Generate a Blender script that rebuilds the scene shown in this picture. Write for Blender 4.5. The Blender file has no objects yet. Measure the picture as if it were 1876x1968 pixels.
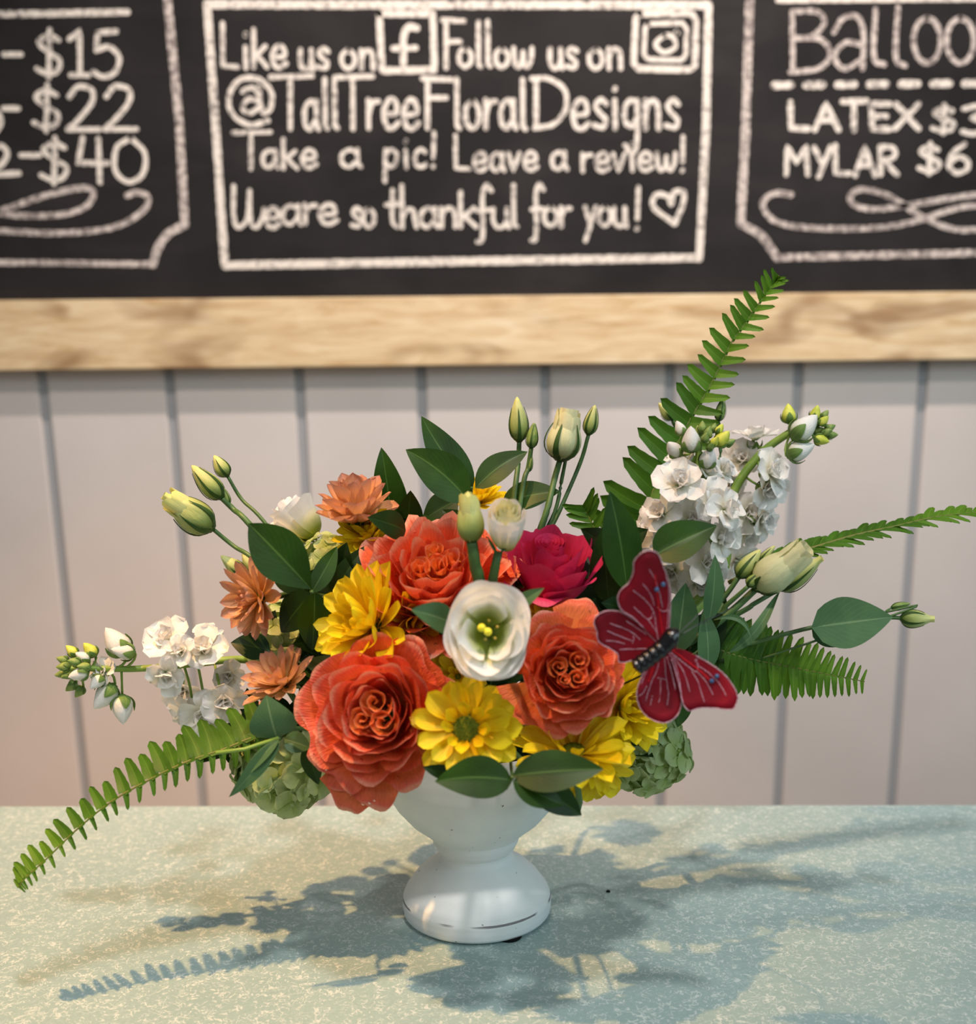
import bpy, bmesh, math, random
from mathutils import Vector, Matrix, noise
PI = math.pi
C = bpy.context.scene.collection
SC = bpy.context.scene

# ------------------------------------------------------------------ camera
FW, FH, F = 1876.0, 1968.0, 2100.0
PX, PY = 938.0, 1250.0
EYE = Vector((0.0, 0.0, 0.353))
_d = Vector((140.0, -8910.0, -F)).normalized()      # world down seen by the camera
Zc = -_d
_f = Vector((0, 0, -1)); Yc = (_f - _f.dot(Zc) * Zc).normalized(); Xc = Yc.cross(Zc)
ROT = Matrix((Xc, Yc, Zc))                          # camera -> world
cam_d = bpy.data.cameras.new('camera'); cam = bpy.data.objects.new('camera', cam_d); C.objects.link(cam)
cam.matrix_world = Matrix.Translation(EYE) @ ROT.to_4x4()
cam_d.sensor_fit = 'VERTICAL'; cam_d.sensor_height = 24.0; cam_d.sensor_width = 24.0
cam_d.lens = F / FH * 24.0
cam_d.shift_y = (PY - FH / 2) / FH
cam_d.clip_start = 0.02; cam_d.clip_end = 50
cam_d.dof.use_dof = True; cam_d.dof.focus_distance = 0.70; cam_d.dof.aperture_fstop = 3.4
SC.camera = cam

def ray(px, py):
    return (ROT @ Vector(((px - PX) / F, -(py - PY) / F, -1.0)))
def at(px, py, Y):                                   # real point on the upright plane at distance Y
    r = ray(px, py); return EYE + r * ((Y - EYE.y) / r.y)
def on_z(px, py, z=0.0):
    r = ray(px, py); return EYE + r * ((z - EYE.z) / r.z)
def depth(p):
    return -((ROT.transposed() @ (Vector(p) - EYE)).z)
def mpp(p): return depth(p) / F                      # metres per picture pixel at p
def vdir(x, y, z): return (ROT @ Vector((x, y, z))).normalized()   # right, up, towards the viewer

# ------------------------------------------------------------------ light
def srgb(h):
    h = h.lstrip('#'); o = []
    for i in (0, 2, 4):
        c = int(h[i:i + 2], 16) / 255
        o.append(c / 12.92 if c <= .04045 else ((c + .055) / 1.055) ** 2.4)
    return (o[0], o[1], o[2], 1.0)
w = bpy.data.worlds.new('world'); SC.world = w; w.use_nodes = True
w.node_tree.nodes['Background'].inputs[0].default_value = (0.84, 0.92, 1.0, 1)
w.node_tree.nodes['Background'].inputs[1].default_value = 0.17
def aim(o, target):
    o.rotation_euler = (Vector(target) - o.location).to_track_quat('-Z', 'Y').to_euler()
def area(name, loc, target, size, power, col, size_y=None):
    l = bpy.data.lights.new(name, 'AREA'); l.energy = power; l.color = col; l.size = size
    if size_y: l.shape = 'RECTANGLE'; l.size_y = size_y
    o = bpy.data.objects.new(name, l); C.objects.link(o); o.location = loc; aim(o, target); return o
def spot(name, loc, target, power, col, ang, blend, rad):
    l = bpy.data.lights.new(name, 'SPOT'); l.energy = power; l.color = col
    l.spot_size = math.radians(ang); l.spot_blend = blend; l.shadow_soft_size = rad
    o = bpy.data.objects.new(name, l); C.objects.link(o); o.location = loc; aim(o, target); return o
# warm track spotlight above the left end of the counter
spot('warm_spot', (-0.56, 0.44, 1.60), (-0.42, 0.86, 0.0), 140, (1.0, 0.54, 0.22), 56, 0.85, 0.014)
# shop ceiling lamps: one row near the wall, one above the customer
spot('ceiling_lamp', (0.25, 0.84, 1.75), (0.10, 1.6, 0.55), 92, (1.0, 0.86, 0.78), 84, 0.8, 0.03)
spot('ceiling_lamp', (0.10, 0.05, 1.75), (0.0, 1.10, 0.22), 62, (1.0, 0.90, 0.84), 80, 0.9, 0.06)
# shop window to the right and in front of the counter
area('window_light', (1.25, -0.35, 1.0), (0.15, 0.7, 0.05), 1.1, 11, (0.70, 0.92, 1.0), 1.0)
area('front_fill', (-0.5, -0.6, 1.3), (0.0, 0.75, 0.15), 0.7, 5.4, (1.0, 0.96, 0.90), 0.7)  # added soft fill to brighten the flower fronts, not part of the window
SC.view_settings.view_transform = 'Standard'; SC.view_settings.look = 'None'
SC.view_settings.gamma = 1.0; SC.view_settings.use_curve_mapping = False
SC.view_settings.exposure = 0.08

# ------------------------------------------------------------------ helpers
ORG = {}
def tag(o, label=None, cat=None, group=None, kind=None):
    if label: o['label'] = label
    if cat: o['category'] = cat
    if group: o['group'] = group
    if kind: o['kind'] = kind
    return o
def thing(name, loc, label, cat, group=None):
    o = bpy.data.objects.new(name, None); C.objects.link(o); o.location = loc
    o.empty_display_size = 0.02; ORG[o.name] = Vector(loc)
    return tag(o, label, cat, group)
def root_origin(p):
    return ORG.get(p.name, Vector((0, 0, 0))) if p else Vector((0, 0, 0))
def mk(name, verts, faces, mat, parent=None, smooth=True, attr=None, label=None):
    """world-space mesh linked as one object (child of parent)"""
    org = root_origin(parent)
    me = bpy.data.meshes.new(name)
    me.from_pydata([tuple(Vector(v) - org) for v in verts], [], faces)
    if smooth: me.polygons.foreach_set('use_smooth', [True] * len(me.polygons))
    if attr:
        a = me.color_attributes.new('Col', 'FLOAT_COLOR', 'POINT')
        fl = []
        for c in attr: fl += [c[0], c[1], c[2], 1.0]
        a.data.foreach_set('color', fl)
    me.materials.append(mat); me.update()
    o = bpy.data.objects.new(name, me); C.objects.link(o)
    if parent: o.parent = parent
    ORG[o.name] = org
    if label: o['label'] = label
    return o
def mesh_data(name, verts, faces, mat, attr=None, smooth=True):
    me = bpy.data.meshes.new(name); me.from_pydata([tuple(v) for v in verts], [], faces)
    if smooth: me.polygons.foreach_set('use_smooth', [True] * len(me.polygons))
    if attr:
        a = me.color_attributes.new('Col', 'FLOAT_COLOR', 'POINT'); fl = []
        for c in attr: fl += [c[0], c[1], c[2], 1.0]
        a.data.foreach_set('color', fl)
    me.materials.append(mat); me.update(); return me
def inst(name, me, M, parent):
    """a piece that shares mesh data; M is its world matrix"""
    o = bpy.data.objects.new(name, me); C.objects.link(o); o.parent = parent
    org = root_origin(parent)
    o.matrix_basis = Matrix.Translation(-org) @ M
    ORG[o.name] = org
    return o
def grid_faces(nu, nv, off=0, wrap=False):
    f = []
    for j in range(nv - 1):
        for i in range(nu if wrap else nu - 1):
            a = off + j * nu + i; b = off + j * nu + (i + 1) % nu
            f.append((a, b, b + nu, a + nu))
    return f
def frame(o, z, x=None):
    z = Vector(z).normalized()
    x = Vector(x) if x is not None else Vector((1, 0, 0))
    x = (x - x.dot(z) * z)
    if x.length < 1e-4: x = Vector((0, 1, 0)) - Vector((0, 1, 0)).dot(z) * z
    x.normalize(); y = z.cross(x)
    M = Matrix((x, y, z)).transposed().to_4x4(); M.translation = Vector(o); return M
def crom(P, n):
    P = [Vector(p) for p in P]
    if len(P) < 3:
        return [P[0].lerp(P[-1], i / n) for i in range(n + 1)]
    Q = [2 * P[0] - P[1]] + P + [2 * P[-1] - P[-2]]; out = []; segs = len(P) - 1
    for k in range(n + 1):
        t = k / n * segs; s = min(int(t), segs - 1); t -= s
        a, b, c, d = Q[s:s + 4]
        out.append(.5 * ((2 * b) + (c - a) * t + (2 * a - 5 * b + 4 * c - d) * t * t + (3 * b - a - 3 * c + d) * t ** 3))
    return out
def tube_geo(pts, rad, n=8, off=0):
    V, Fc = [], []; up = Vector((0.13, 0.2, 1))
    m = len(pts)
    for i, p in enumerate(pts):
        t = (pts[min(i + 1, m - 1)] - pts[max(i - 1, 0)]).normalized()
        a = t.cross(up)
        if a.length < .05: a = t.cross(Vector((1, 0, 0)))
        a.normalize(); b = t.cross(a)
        r = rad(i / (m - 1)) if callable(rad) else rad
        for k in range(n):
            q = 2 * PI * k / n; V.append(p + (a * math.cos(q) + b * math.sin(q)) * r)
    Fc = grid_faces(n, m, off, True)
    Fc.append(tuple(off + k for k in range(n))[::-1]); Fc.append(tuple(off + (m - 1) * n + k for k in range(n)))
    return V, Fc
def tube(name, pts, rad, mat, parent, n=8, attr=None, label=None):
    V, Fc = tube_geo([Vector(p) for p in pts], rad, n)
    return mk(name, V, Fc, mat, parent, attr=[attr] * len(V) if attr else None, label=label)
class Geo:
    def __init__(s): s.V, s.F, s.A = [], [], []
    def add(s, V, Fc, A=None, M=None):
        o = len(s.V)
        s.V += [M @ Vector(v) for v in V] if M else [Vector(v) for v in V]
        s.F += [tuple(i + o for i in f) for f in Fc]
        s.A += A if A else [(0, 0, 0)] * len(V)
def box_geo(x0, x1, y0, y1, z0, z1):
    V = [(x, y, z) for z in (z0, z1) for y in (y0, y1) for x in (x0, x1)]
    Fc = [(0, 2, 3, 1), (4, 5, 7, 6), (0, 1, 5, 4), (2, 6, 7, 3), (0, 4, 6, 2), (1, 3, 7, 5)]
    return V, Fc
def bevel(o, wd, seg=2):
    m = o.modifiers.new('bevel', 'BEVEL'); m.width = wd; m.segments = seg; m.limit_method = 'ANGLE'
def lathe(profile, n=96):
    V = []
    for r, z in profile:
        for k in range(n):
            q = 2 * PI * k / n; V.append(Vector((r * math.cos(q), r * math.sin(q), z)))
    return V, grid_faces(n, len(profile), 0, True)

# ------------------------------------------------------------------ materials
MATS = {}
class NT:
    def __init__(s, name, rough=.5, spec=.5):
        s.m = bpy.data.materials.new(name); s.m.use_nodes = True; s.t = s.m.node_tree
        s.b = s.t.nodes['Principled BSDF']; s.out = s.t.nodes['Material Output']
        s.b.inputs['Roughness'].default_value = rough
        s.b.inputs['Specular IOR Level'].default_value = spec
        MATS[name] = s.m
    def n(s, typ, **kw):
        x = s.t.nodes.new(typ)
        for k, v in kw.items():
            if k.startswith('i_'):
                key = k[2:]; x.inputs[int(key) if key.isdigit() else key.replace('_', ' ')].default_value = v
            else: setattr(x, k, v)
        return x
    def l(s, a, b): s.t.links.new(a, b)
    def noise(s, scale, detail=3, vec=None, dist=0.0, rough=.5):
        x = s.n('ShaderNodeTexNoise'); x.inputs['Scale'].default_value = scale
        x.inputs['Detail'].default_value = detail; x.inputs['Distortion'].default_value = dist
        x.inputs['Roughness'].default_value = rough
        if vec: s.l(vec, x.inputs['Vector'])
        return x.outputs['Fac']
    def ramp(s, fac, stops, interp='LINEAR'):
        x = s.n('ShaderNodeValToRGB'); x.color_ramp.interpolation = interp
        cr = x.color_ramp
        while len(cr.elements) < len(stops): cr.elements.new(.5)
        for e, (p, c) in zip(cr.elements, stops):
            e.position = p; e.color = srgb(c) if isinstance(c, str) else (c, c, c, 1)
        s.l(fac, x.inputs['Fac']); return x.outputs['Color']
    def mix(s, fac, a, b, mode='MIX'):
        x = s.n('ShaderNodeMix', data_type='RGBA', blend_type=mode)
        for sock, v in ((x.inputs[0], fac), (x.inputs[6], a), (x.inputs[7], b)):
            if isinstance(v, str): sock.default_value = srgb(v)
            elif isinstance(v, (int, float)): sock.default_value = v
            elif isinstance(v, tuple): sock.default_value = v
            else: s.l(v, sock)
        return x.outputs[2]
    def math(s, op, a, b=0.0, c=None, clamp=False):
        x = s.n('ShaderNodeMath', operation=op, use_clamp=clamp)
        for i, v in enumerate((a, b, c)):
            if v is None: continue
            if isinstance(v, (int, float)): x.inputs[i].default_value = v
            else: s.l(v, x.inputs[i])
        return x.outputs[0]
    def coord(s, which='Object', scale=None):
        x = s.n('ShaderNodeTexCoord').outputs[which]
        if scale:
            mp = s.n('ShaderNodeMapping'); mp.inputs['Scale'].default_value = scale; s.l(x, mp.inputs[0]); x = mp.outputs[0]
        return x
    def pos(s, scale=None):
        x = s.n('ShaderNodeNewGeometry').outputs['Position']
        if scale:
            mp = s.n('ShaderNodeMapping'); mp.inputs['Scale'].default_value = scale; s.l(x, mp.inputs[0]); x = mp.outputs[0]
        return x
    def attr(s):
        a = s.n('ShaderNodeAttribute', attribute_name='Col')
        sp = s.n('ShaderNodeSeparateColor'); s.l(a.outputs['Color'], sp.inputs[0]); return sp.outputs
    def bump(s, h, strength=.3, dist=.001):
        b = s.n('ShaderNodeBump'); b.inputs['Strength'].default_value = strength; b.inputs['Distance'].default_value = dist
        s.l(h, b.inputs['Height']); s.l(b.outputs[0], s.b.inputs['Normal']); s.bn = b.outputs[0]
    def color(s, c):
        if isinstance(c, str): s.b.inputs['Base Color'].default_value = srgb(c)
        else: s.l(c, s.b.inputs['Base Color'])
    def translucent(s, c, amount):
        t = s.n('ShaderNodeBsdfTranslucent'); mx = s.n('ShaderNodeMixShader')
        if isinstance(c, str): t.inputs[0].default_value = srgb(c)
        else: s.l(c, t.inputs[0])
        mx.inputs[0].default_value = amount
        s.l(s.b.outputs[0], mx.inputs[1]); s.l(t.outputs[0], mx.inputs[2]); s.l(mx.outputs[0], s.out.inputs[0])

def petal_mat(name, stops, rough=.5, trans=.25, vein=.12, bump=.25, fres=0.35, vs=60):
    """colour runs base -> tip with the 'Col' red channel; fine lengthwise veins in relief and tone"""
    m = NT(name, rough, fres); r, g, b = m.attr()[:3]
    c = m.ramp(r, stops)
    wv = m.n('ShaderNodeCombineXYZ'); m.l(g, wv.inputs[0]); m.l(b, wv.inputs[2])
    mr = m.math('MULTIPLY', r, .12); m.l(mr, wv.inputs[1])
    n1 = m.noise(vs, 2, wv.outputs[0])
    n2 = m.noise(55, 4, m.pos())
    dark = m.ramp(n1, [(.35, .80), (.65, 1.0)])
    c = m.mix(vein * 4 if vein * 4 < 1 else 1, c, m.mix(1.0, c, dark, 'MULTIPLY'))
    blot = m.ramp(n2, [(.3, .86), (.7, 1.05)])
    c = m.mix(1.0, c, blot, 'MULTIPLY')
    m.color(c); m.bump(m.math('ADD', n1, n2), bump, .0012)
    m.translucent(c, trans)
    return m.m
M_orange = petal_mat('orange_rose_petal', [(0, '#faa848'), (.45, '#fb9450'), (.8, '#f47848'), (.93, '#ee6a50'), (1, '#f6a084')], .42, .3, .2, .6)
M_orange2 = petal_mat('orange_rose_petal_bright', [(0, '#fb9038'), (.5, '#fc8040'), (.85, '#f87348'), (.94, '#f07858'), (1, '#f8a88c')], .42, .3, .2, .7)
M_orangein = petal_mat('orange_rose_heart', [(0, '#f8a040'), (.5, '#f99448'), (.9, '#f58548'), (1, '#f8a680')], .42, .3)
M_magenta = petal_mat('magenta_rose_petal', [(0, '#a01042'), (.5, '#c41e54'), (1, '#d43a6a')], .5, .22)
M_red = petal_mat('red_petal', [(0, '#8a0c14'), (1, '#b8141c')], .5, .2)
M_yellow = petal_mat('yellow_petal', [(0, '#e0b000'), (.3, '#f8d615'), (1, '#feea28')], .42, .32, .18, .35, .35, 26)
M_bronze = petal_mat('bronze_petal', [(0, '#e4ae50'), (.4, '#ecba7c'), (.8, '#e8ae84'), (1, '#dc9c88')], .5, .3, .18, .35, .35, 26)
M_white = petal_mat('white_petal', [(0, '#5f7414'), (.34, '#98a83a'), (.54, '#e2e6ac'), (.74, '#fbfaf2'), (1, '#fbf9f8')], .5, .3, .04, .2)
M_stock = petal_mat('stock_petal', [(0, '#c9d88e'), (.22, '#f5f4e2'), (.6, '#fcfaf5'), (1, '#fbf8f5')], .5, .3, .04, .35)
M_cream = petal_mat('cream_petal', [(0, '#b9c487'), (.4, '#dfe3b4'), (1, '#ecebc0')], .5, .3, .08, .25)
M_budgreen = petal_mat('pale_green_bud', [(0, '#6f8a42'), (.35, '#a8b868'), (.8, '#d3d890'), (1, '#dfe08a')], .45, .2, .1, .2)
M_hyd = petal_mat('green_hydrangea_petal', [(0, '#aac464'), (.5, '#bccf88'), (1, '#cedca6')], .5, .35, .1, .35)

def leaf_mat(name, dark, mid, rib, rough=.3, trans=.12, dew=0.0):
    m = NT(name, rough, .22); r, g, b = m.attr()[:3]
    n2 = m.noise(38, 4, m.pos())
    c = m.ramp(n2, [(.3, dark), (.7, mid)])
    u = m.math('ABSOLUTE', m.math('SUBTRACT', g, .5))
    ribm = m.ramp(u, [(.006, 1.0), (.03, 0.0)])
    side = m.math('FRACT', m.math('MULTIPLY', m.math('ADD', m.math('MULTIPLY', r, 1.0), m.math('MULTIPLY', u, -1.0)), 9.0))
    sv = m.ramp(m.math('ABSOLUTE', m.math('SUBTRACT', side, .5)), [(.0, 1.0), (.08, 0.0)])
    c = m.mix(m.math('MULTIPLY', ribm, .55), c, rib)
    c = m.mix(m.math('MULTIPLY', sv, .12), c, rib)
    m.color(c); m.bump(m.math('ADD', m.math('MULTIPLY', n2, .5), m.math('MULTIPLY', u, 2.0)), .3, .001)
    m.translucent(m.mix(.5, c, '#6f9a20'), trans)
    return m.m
M_ruscus = leaf_mat('ruscus_leaf', '#143004', '#26480c', '#56793a', .42)
M_ruscus_dark = leaf_mat('dark_foliage', '#12260a', '#1e3a12', '#3b5a24', .4, .05)  # darker ruscus copy, puts the shade of the bouquet's gaps into the colour
M_lisleaf = leaf_mat('lisianthus_leaf', '#38593a', '#4e7048', '#86a274', .5, .12)
M_fern = leaf_mat('fern_leaflet', '#32540e', '#44701a', '#668c30', .5, .22)
M_ferntip = leaf_mat('fern_leaflet_light', '#487016', '#5c8420', '#86a644', .5, .2)
M_sepal = leaf_mat('sepal', '#24401c', '#41602c', '#4f7038', .5, .1)
def simple(name, col, rough=.5, spec=.5, metal=0, col2=None, sc=60, bump=0):
    m = NT(name, rough, spec); m.b.inputs['Metallic'].default_value = metal
    nz = m.noise(sc, 4, m.pos())
    m.color(m.ramp(nz, [(.3, col), (.7, col2 or col)]))
    if bump: m.bump(nz, bump, .001)
    return m.m
M_ssep = leaf_mat('stock_sepal', '#5c7a3c', '#7c9850', '#8fa860', .5, .2)
M_stem = simple('green_stem', '#39562a', .45, .4, 0, '#4d6e38')
M_stemlight = simple('pale_green_stem', '#6c8c34', .45, .4, 0, '#87a548')
M_twig = simple('brown_green_rachis', '#5c6a24', .5, .3, 0, '#6f6d35')
M_budtight = simple('tight_green_bud', '#5a7a3c', .5, .3, 0, '#8c9c50', 300)
M_budyel = simple('yellow_green_bud', '#a9b638', .5, .3, 0, '#d8d860', 200)
M_disc = simple('green_disc', '#4a5a0c', .75, .2, 0, '#7a8220', 700, .8)
M_stigma = simple('yellow_stigma', '#e8dc20', .5, .3, 0, '#f0e850', 500)
M_anther = simple('ochre_anther', '#a8882c', .6, .3, 0, '#cdb55a', 500)
M_pistil = simple('green_pistil', '#6f8a1c', .5, .3, 0, '#8ea632', 200)
M_foam = simple('floral_foam', '#142a12', .95, .1, 0, '#1e3a1a', 400, .5)
M_black = simple('black_plastic', '#0b0b0c', .25, .6)
M_pad = simple('black_pad', '#0c0c0c', .8, .2)
m = NT('dew', 0.03, .6); m.b.inputs['Transmission Weight'].default_value = 1.0; m.b.inputs['IOR'].default_value = 1.33
m.color('#ffffff'); M_dew = m.m

# painted panelling
m = NT('painted_panel', .45, .35)
n1 = m.noise(5, 3, m.pos()); m.color(m.ramp(n1, [(.3, '#cbc1bb'), (.7, '#d4cac4')]))
m.bump(m.noise(140, 3, m.pos((1, 1, .12))), .1, .001); M_wall = m.m
m = NT('panel_gap', .6, .3); m.color('#9d9d9f'); M_gap = m.m
# pine
m = NT('pine_wood', .5, .3)
p = m.pos((1.0, 1.0, 7.0)); nz = m.noise(9, 6, p, 1.2, .6); nz2 = m.noise(1.0, 3, m.pos((30, 30, 400)))
c = m.ramp(nz, [(.30, '#c7a172'), (.48, '#dcbf95'), (.62, '#e6cda6'), (.8, '#eddabb')])
kn = m.noise(6.5, 2, m.pos((1.0, 1.0, 2.6)), .4)
c = m.mix(m.ramp(kn, [(.53, 0.0), (.68, .85)]), c, '#94704c')
c = m.mix(m.ramp(m.noise(3, 4, m.pos((2, 2, 26)), .5), [(.52, 0.0), (.72, .4)]), c, '#b08858')
m.color(c); m.bump(nz2, .15, .001); M_pine = m.m
# chalkboard and chalk
m = NT('chalkboard', .75, .25)
n1 = m.noise(7, 5, m.pos(), .6); n2 = m.noise(4.5, 3, m.pos((1, 1, 5)), .3)
c = m.ramp(n1, [(.35, '#181515'), (.75, '#282424')]); c = m.mix(m.ramp(n2, [(.5, 0.0), (.9, .24)]), c, '#4a4342')
m.color(c); M_board = m.m
m = NT('chalk', .9, .1)
n1 = m.noise(150, 4, m.pos(), .3); n3 = m.noise(14, 2, m.pos())
fac = m.ramp(m.math('ADD', n1, m.math('MULTIPLY', n3, .35)), [(.50, .18), (.68, 1.0)])
c = m.mix(fac, '#5f5857', '#e6dace'); m.color(c); M_chalk = m.m
m = NT('chalk_soft', .9, .1)
n1 = m.noise(150, 4, m.pos(), .3); n3 = m.noise(10, 2, m.pos())
fac = m.ramp(m.math('ADD', n1, m.math('MULTIPLY', n3, .35)), [(.55, .1), (.78, .9)])
c = m.mix(fac, '#6a605e', '#dccdc4'); m.color(c); M_chalk2 = m.m
# teal laminate with short pale fibres
m = NT('teal_laminate', .38, .38)
base = m.ramp(m.noise(7, 2, m.pos()), [(.3, '#8fa8a8'), (.7, '#9bb3b2')])
def fibres(scale, off, thr, w_):
    mp = m.n('ShaderNodeMapping'); mp.inputs['Location'].default_value = (off, off * 1.7, off * .3)
    m.l(m.pos(), mp.inputs[0]); v = mp.outputs[0]
    a = m.noise(scale, 1.5, v, 1.4); line = m.math('ABSOLUTE', m.math('SUBTRACT', a, .5))
    ln = m.ramp(line, [(w_ * .3, 1.0), (w_, 0.0)])
    mask = m.ramp(m.noise(scale * 1.25, 1, v, .0), [(thr, 0.0), (thr + .06, 1.0)])
    return m.math('MULTIPLY', ln, mask)
f1 = fibres(125, 0.0, .50, .030); f2 = fibres(150, 3.1, .50, .028); f3 = fibres(110, 7.7, .52, .026)
fb = m.math('MAXIMUM', m.math('MAXIMUM', f1, f2), f3)
grain = m.noise(420, 2, m.pos())
c = m.mix(m.ramp(grain, [(.35, .35), (.7, 0.0)]), base, '#7f9793')
c = m.mix(m.math('MULTIPLY', fb, .62), c, '#d6dedb')
m.color(c); m.bump(m.noise(260, 2, m.pos()), .06, .001); M_counter = m.m
M_cab = simple('cabinet_paint', '#8f9896', .5, .4, 0, '#979f9d', 4)
M_floor = simple('floor_vinyl', '#9a9086', .45, .4, 0, '#a69c92', 6)
# distressed white vase paint: worn chips along the foot edge
m = NT('chalky_vase_paint', .62, .3)
n1 = m.noise(40, 4, m.pos()); sp = m.noise(230, 2, m.pos())
c = m.ramp(n1, [(.3, '#dce2e2'), (.7, '#e6eaea')])
r_, g_, b_ = m.attr()[:3]
band = m.ramp(m.math('ADD', r_, m.math('MULTIPLY', m.math('SUBTRACT', m.noise(60, 3, m.pos()), .5), .7)), [(.62, 0.0), (.70, 1.0)])
brk = m.ramp(m.noise(26, 2, m.pos()), [(.44, 0.0), (.50, 1.0)])
c = m.mix(m.math('MULTIPLY', band, brk), c, '#7c7a7c')
c = m.mix(m.ramp(sp, [(.74, 0.0), (.77, .85)]), c, '#4a4644')
m.color(c); m.bump(m.noise(90, 4, m.pos()), .12, .001); M_vase = m.m
# ------------------------------------------------------------------ the setting
WY = 1.60                                            # face of the panelled wall
pan = thing('wall_back', (0, WY, 0), 'pale painted wall of vertical boards behind the counter', None); pan['kind'] = 'structure'
V, Fc = box_geo(-2.4, 2.4, WY + .0045, WY + .06, -.9, 1.7)
mk('backing', V, Fc, M_gap, pan, False)
gx = [at(x, 730, WY).x for x in (80, 325, 575, 810, 1048, 1288, 1535, 1775)]
step = (gx[-1] - gx[0]) / 7
edges = [gx[0] - step * k for k in range(9, 0, -1)] + gx + [gx[-1] + step * k for k in range(1, 9)]
for a, b in zip(edges[:-1], edges[1:]):
    V, Fc = box_geo(a + .0065, b - .0065, WY, WY + .010, -.9, 1.7)
    o = mk('plank', V, Fc, M_wall, pan, False); bevel(o, .0030, 2)
fl = mk('floor', *box_geo(-2.4, 2.4, -1.6, WY + .06, -.95, -.9), M_floor, None, False); tag(fl, kind='structure')

# counter: its back edge follows the photograph, slightly askew to the wall
pL, pR = on_z(0, 1548), on_z(1876, 1545)
dx = (pR - pL).normalized(); ny = Vector((-dx.y, dx.x, 0))
def cpt(s, t, z): v = pL + dx * s + ny * t; return Vector((v.x, v.y, z))
def cbox(s0, s1, t0, t1, z0, z1):
    V = [cpt(s, t, z) for z in (z0, z1) for t in (t0, t1) for s in (s0, s1)]
    return V, box_geo(0, 1, 0, 1, 0, 1)[1]
ctr = thing('counter', cpt(.45, -.3, -.9), 'teal fibre-patterned laminate counter carrying the white vase', 'counter')
o = mk('worktop', *cbox(-.9, 1.8, -.62, 0, -.035, 0), M_counter, ctr, False); bevel(o, .003, 3)
o = mk('base_cabinet', *cbox(-.86, 1.76, -.58, -.03, -.9, -.036), M_cab, ctr, False)
for k in range(4):
    o = mk('cabinet_door', *cbox(-.84 + k * .65, -.20 + k * .65, -.60, -.581, -.80, -.06), M_cab, ctr, False); bevel(o, .003)

# stain and speck on the laminate
q = on_z(1169, 1714)
V, Fc = lathe([(0.0001, .0012), (.0010, .0012), (.0014, .0008), (.0016, 0.0)], 16)
o = mk('crumb', [v * 1.0 + q for v in V], Fc, M_pad, None); tag(o, 'tiny dark crumb on the laminate right of the vase foot', 'crumb')

# framed chalkboard: board face and pine frame
BY = WY - .012                                       # board face
FYF = WY - .034                                      # frame face
def lin(xa, ya, xb, yb, x, Y): return at(x, ya + (yb - ya) * (x - xa) / (xb - xa), Y)
bt0, bt1 = lin(0, 577, 1876, 560, -500, FYF), lin(0, 577, 1876, 560, 2376, FYF)
bb0, bb1 = lin(0, 712, 1876, 690, -500, FYF), lin(0, 712, 1876, 690, 2376, FYF)
cb = thing('chalkboard', (0, BY, bb0.z), 'long black chalkboard in a pale pine frame hung on the panelled wall', 'chalkboard')
XL, XR, ZT = bt0.x, bt1.x, 1.18
fw = bt0.z - bb0.z
V = [(XL, BY, bt0.z - .02), (XR, BY, bt1.z - .02), (XR, BY + .01, bt1.z - .02), (XL, BY + .01, bt0.z - .02),
     (XL, BY, ZT), (XR, BY, ZT), (XR, BY + .01, ZT), (XL, BY + .01, ZT)]
Fc = [(0, 1, 2, 3), (4, 7, 6, 5), (0, 4, 5, 1), (2, 6, 7, 3), (1, 5, 6, 2), (0, 3, 7, 4)]
mk('board_panel', V, Fc, M_board, cb, False)
def rail(name, a, b, c, d):                          # quad a b (top) c d (bottom), extruded back to the wall
    V = [(p.x, y, p.z) for y in (FYF, WY - .0005) for p in (a, b, c, d)]
    o = mk(name, V, [(0, 3, 2, 1), (4, 5, 6, 7), (0, 1, 5, 4), (1, 2, 6, 5), (2, 3, 7, 6), (3, 0, 4, 7)], M_pine, cb, False); bevel(o, .0015)
rail('frame_rail', bt0, bt1, bb1, bb0)
rail('frame_rail', Vector((XL, 0, ZT + fw)), Vector((XR, 0, ZT + fw)), Vector((XR, 0, ZT)), Vector((XL, 0, ZT)))
for x0 in (XL - fw, XR):
    rail('frame_stile', Vector((x0, 0, ZT + fw)), Vector((x0 + fw, 0, ZT + fw)), Vector((x0 + fw, 0, bb0.z if x0 < 0 else bb1.z)), Vector((x0, 0, bb0.z if x0 < 0 else bb1.z)))

# ---- chalk marks: strokes laid on the board face
KN = [0]
def ribbon(g, pts, wpx, rng, jit=.10):
    KN[0] += 1; P = [at(x, y, BY - .0004 - .00001 * (KN[0] % 60)) for x, y in pts]
    wd = wpx * mpp(P[0]) * .5
    m_ = len(P); V = []; prev = None
    for i, p in enumerate(P):
        t = (P[min(i + 1, m_ - 1)] - P[max(i - 1, 0)])
        if t.length < 1e-6: t = Vector((1, 0, 0))
        t.normalize(); nn = Vector((-t.z, 0, t.x))
        e = wd * (1 + rng.uniform(-jit, jit))
        V += [p + nn * e, p - nn * e]
    o = len(g.V); g.V += V; g.A += [(0, 0, 0)] * len(V)
    g.F += [(o + 2 * i, o + 2 * i + 1, o + 2 * i + 3, o + 2 * i + 2) for i in range(m_ - 1)]
    for c_, i_ in ((P[0], 0), (P[-1], -1)):          # round ends
        o = len(g.V); k = 10
        g.V += [c_ + Vector((math.cos(2 * PI * a / k), 0, math.sin(2 * PI * a / k))) * wd * .98 - Vector((0, .000004, 0)) for a in range(k)]
        g.A += [(0, 0, 0)] * k; g.F.append(tuple(range(o, o + k))[::-1])
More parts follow.
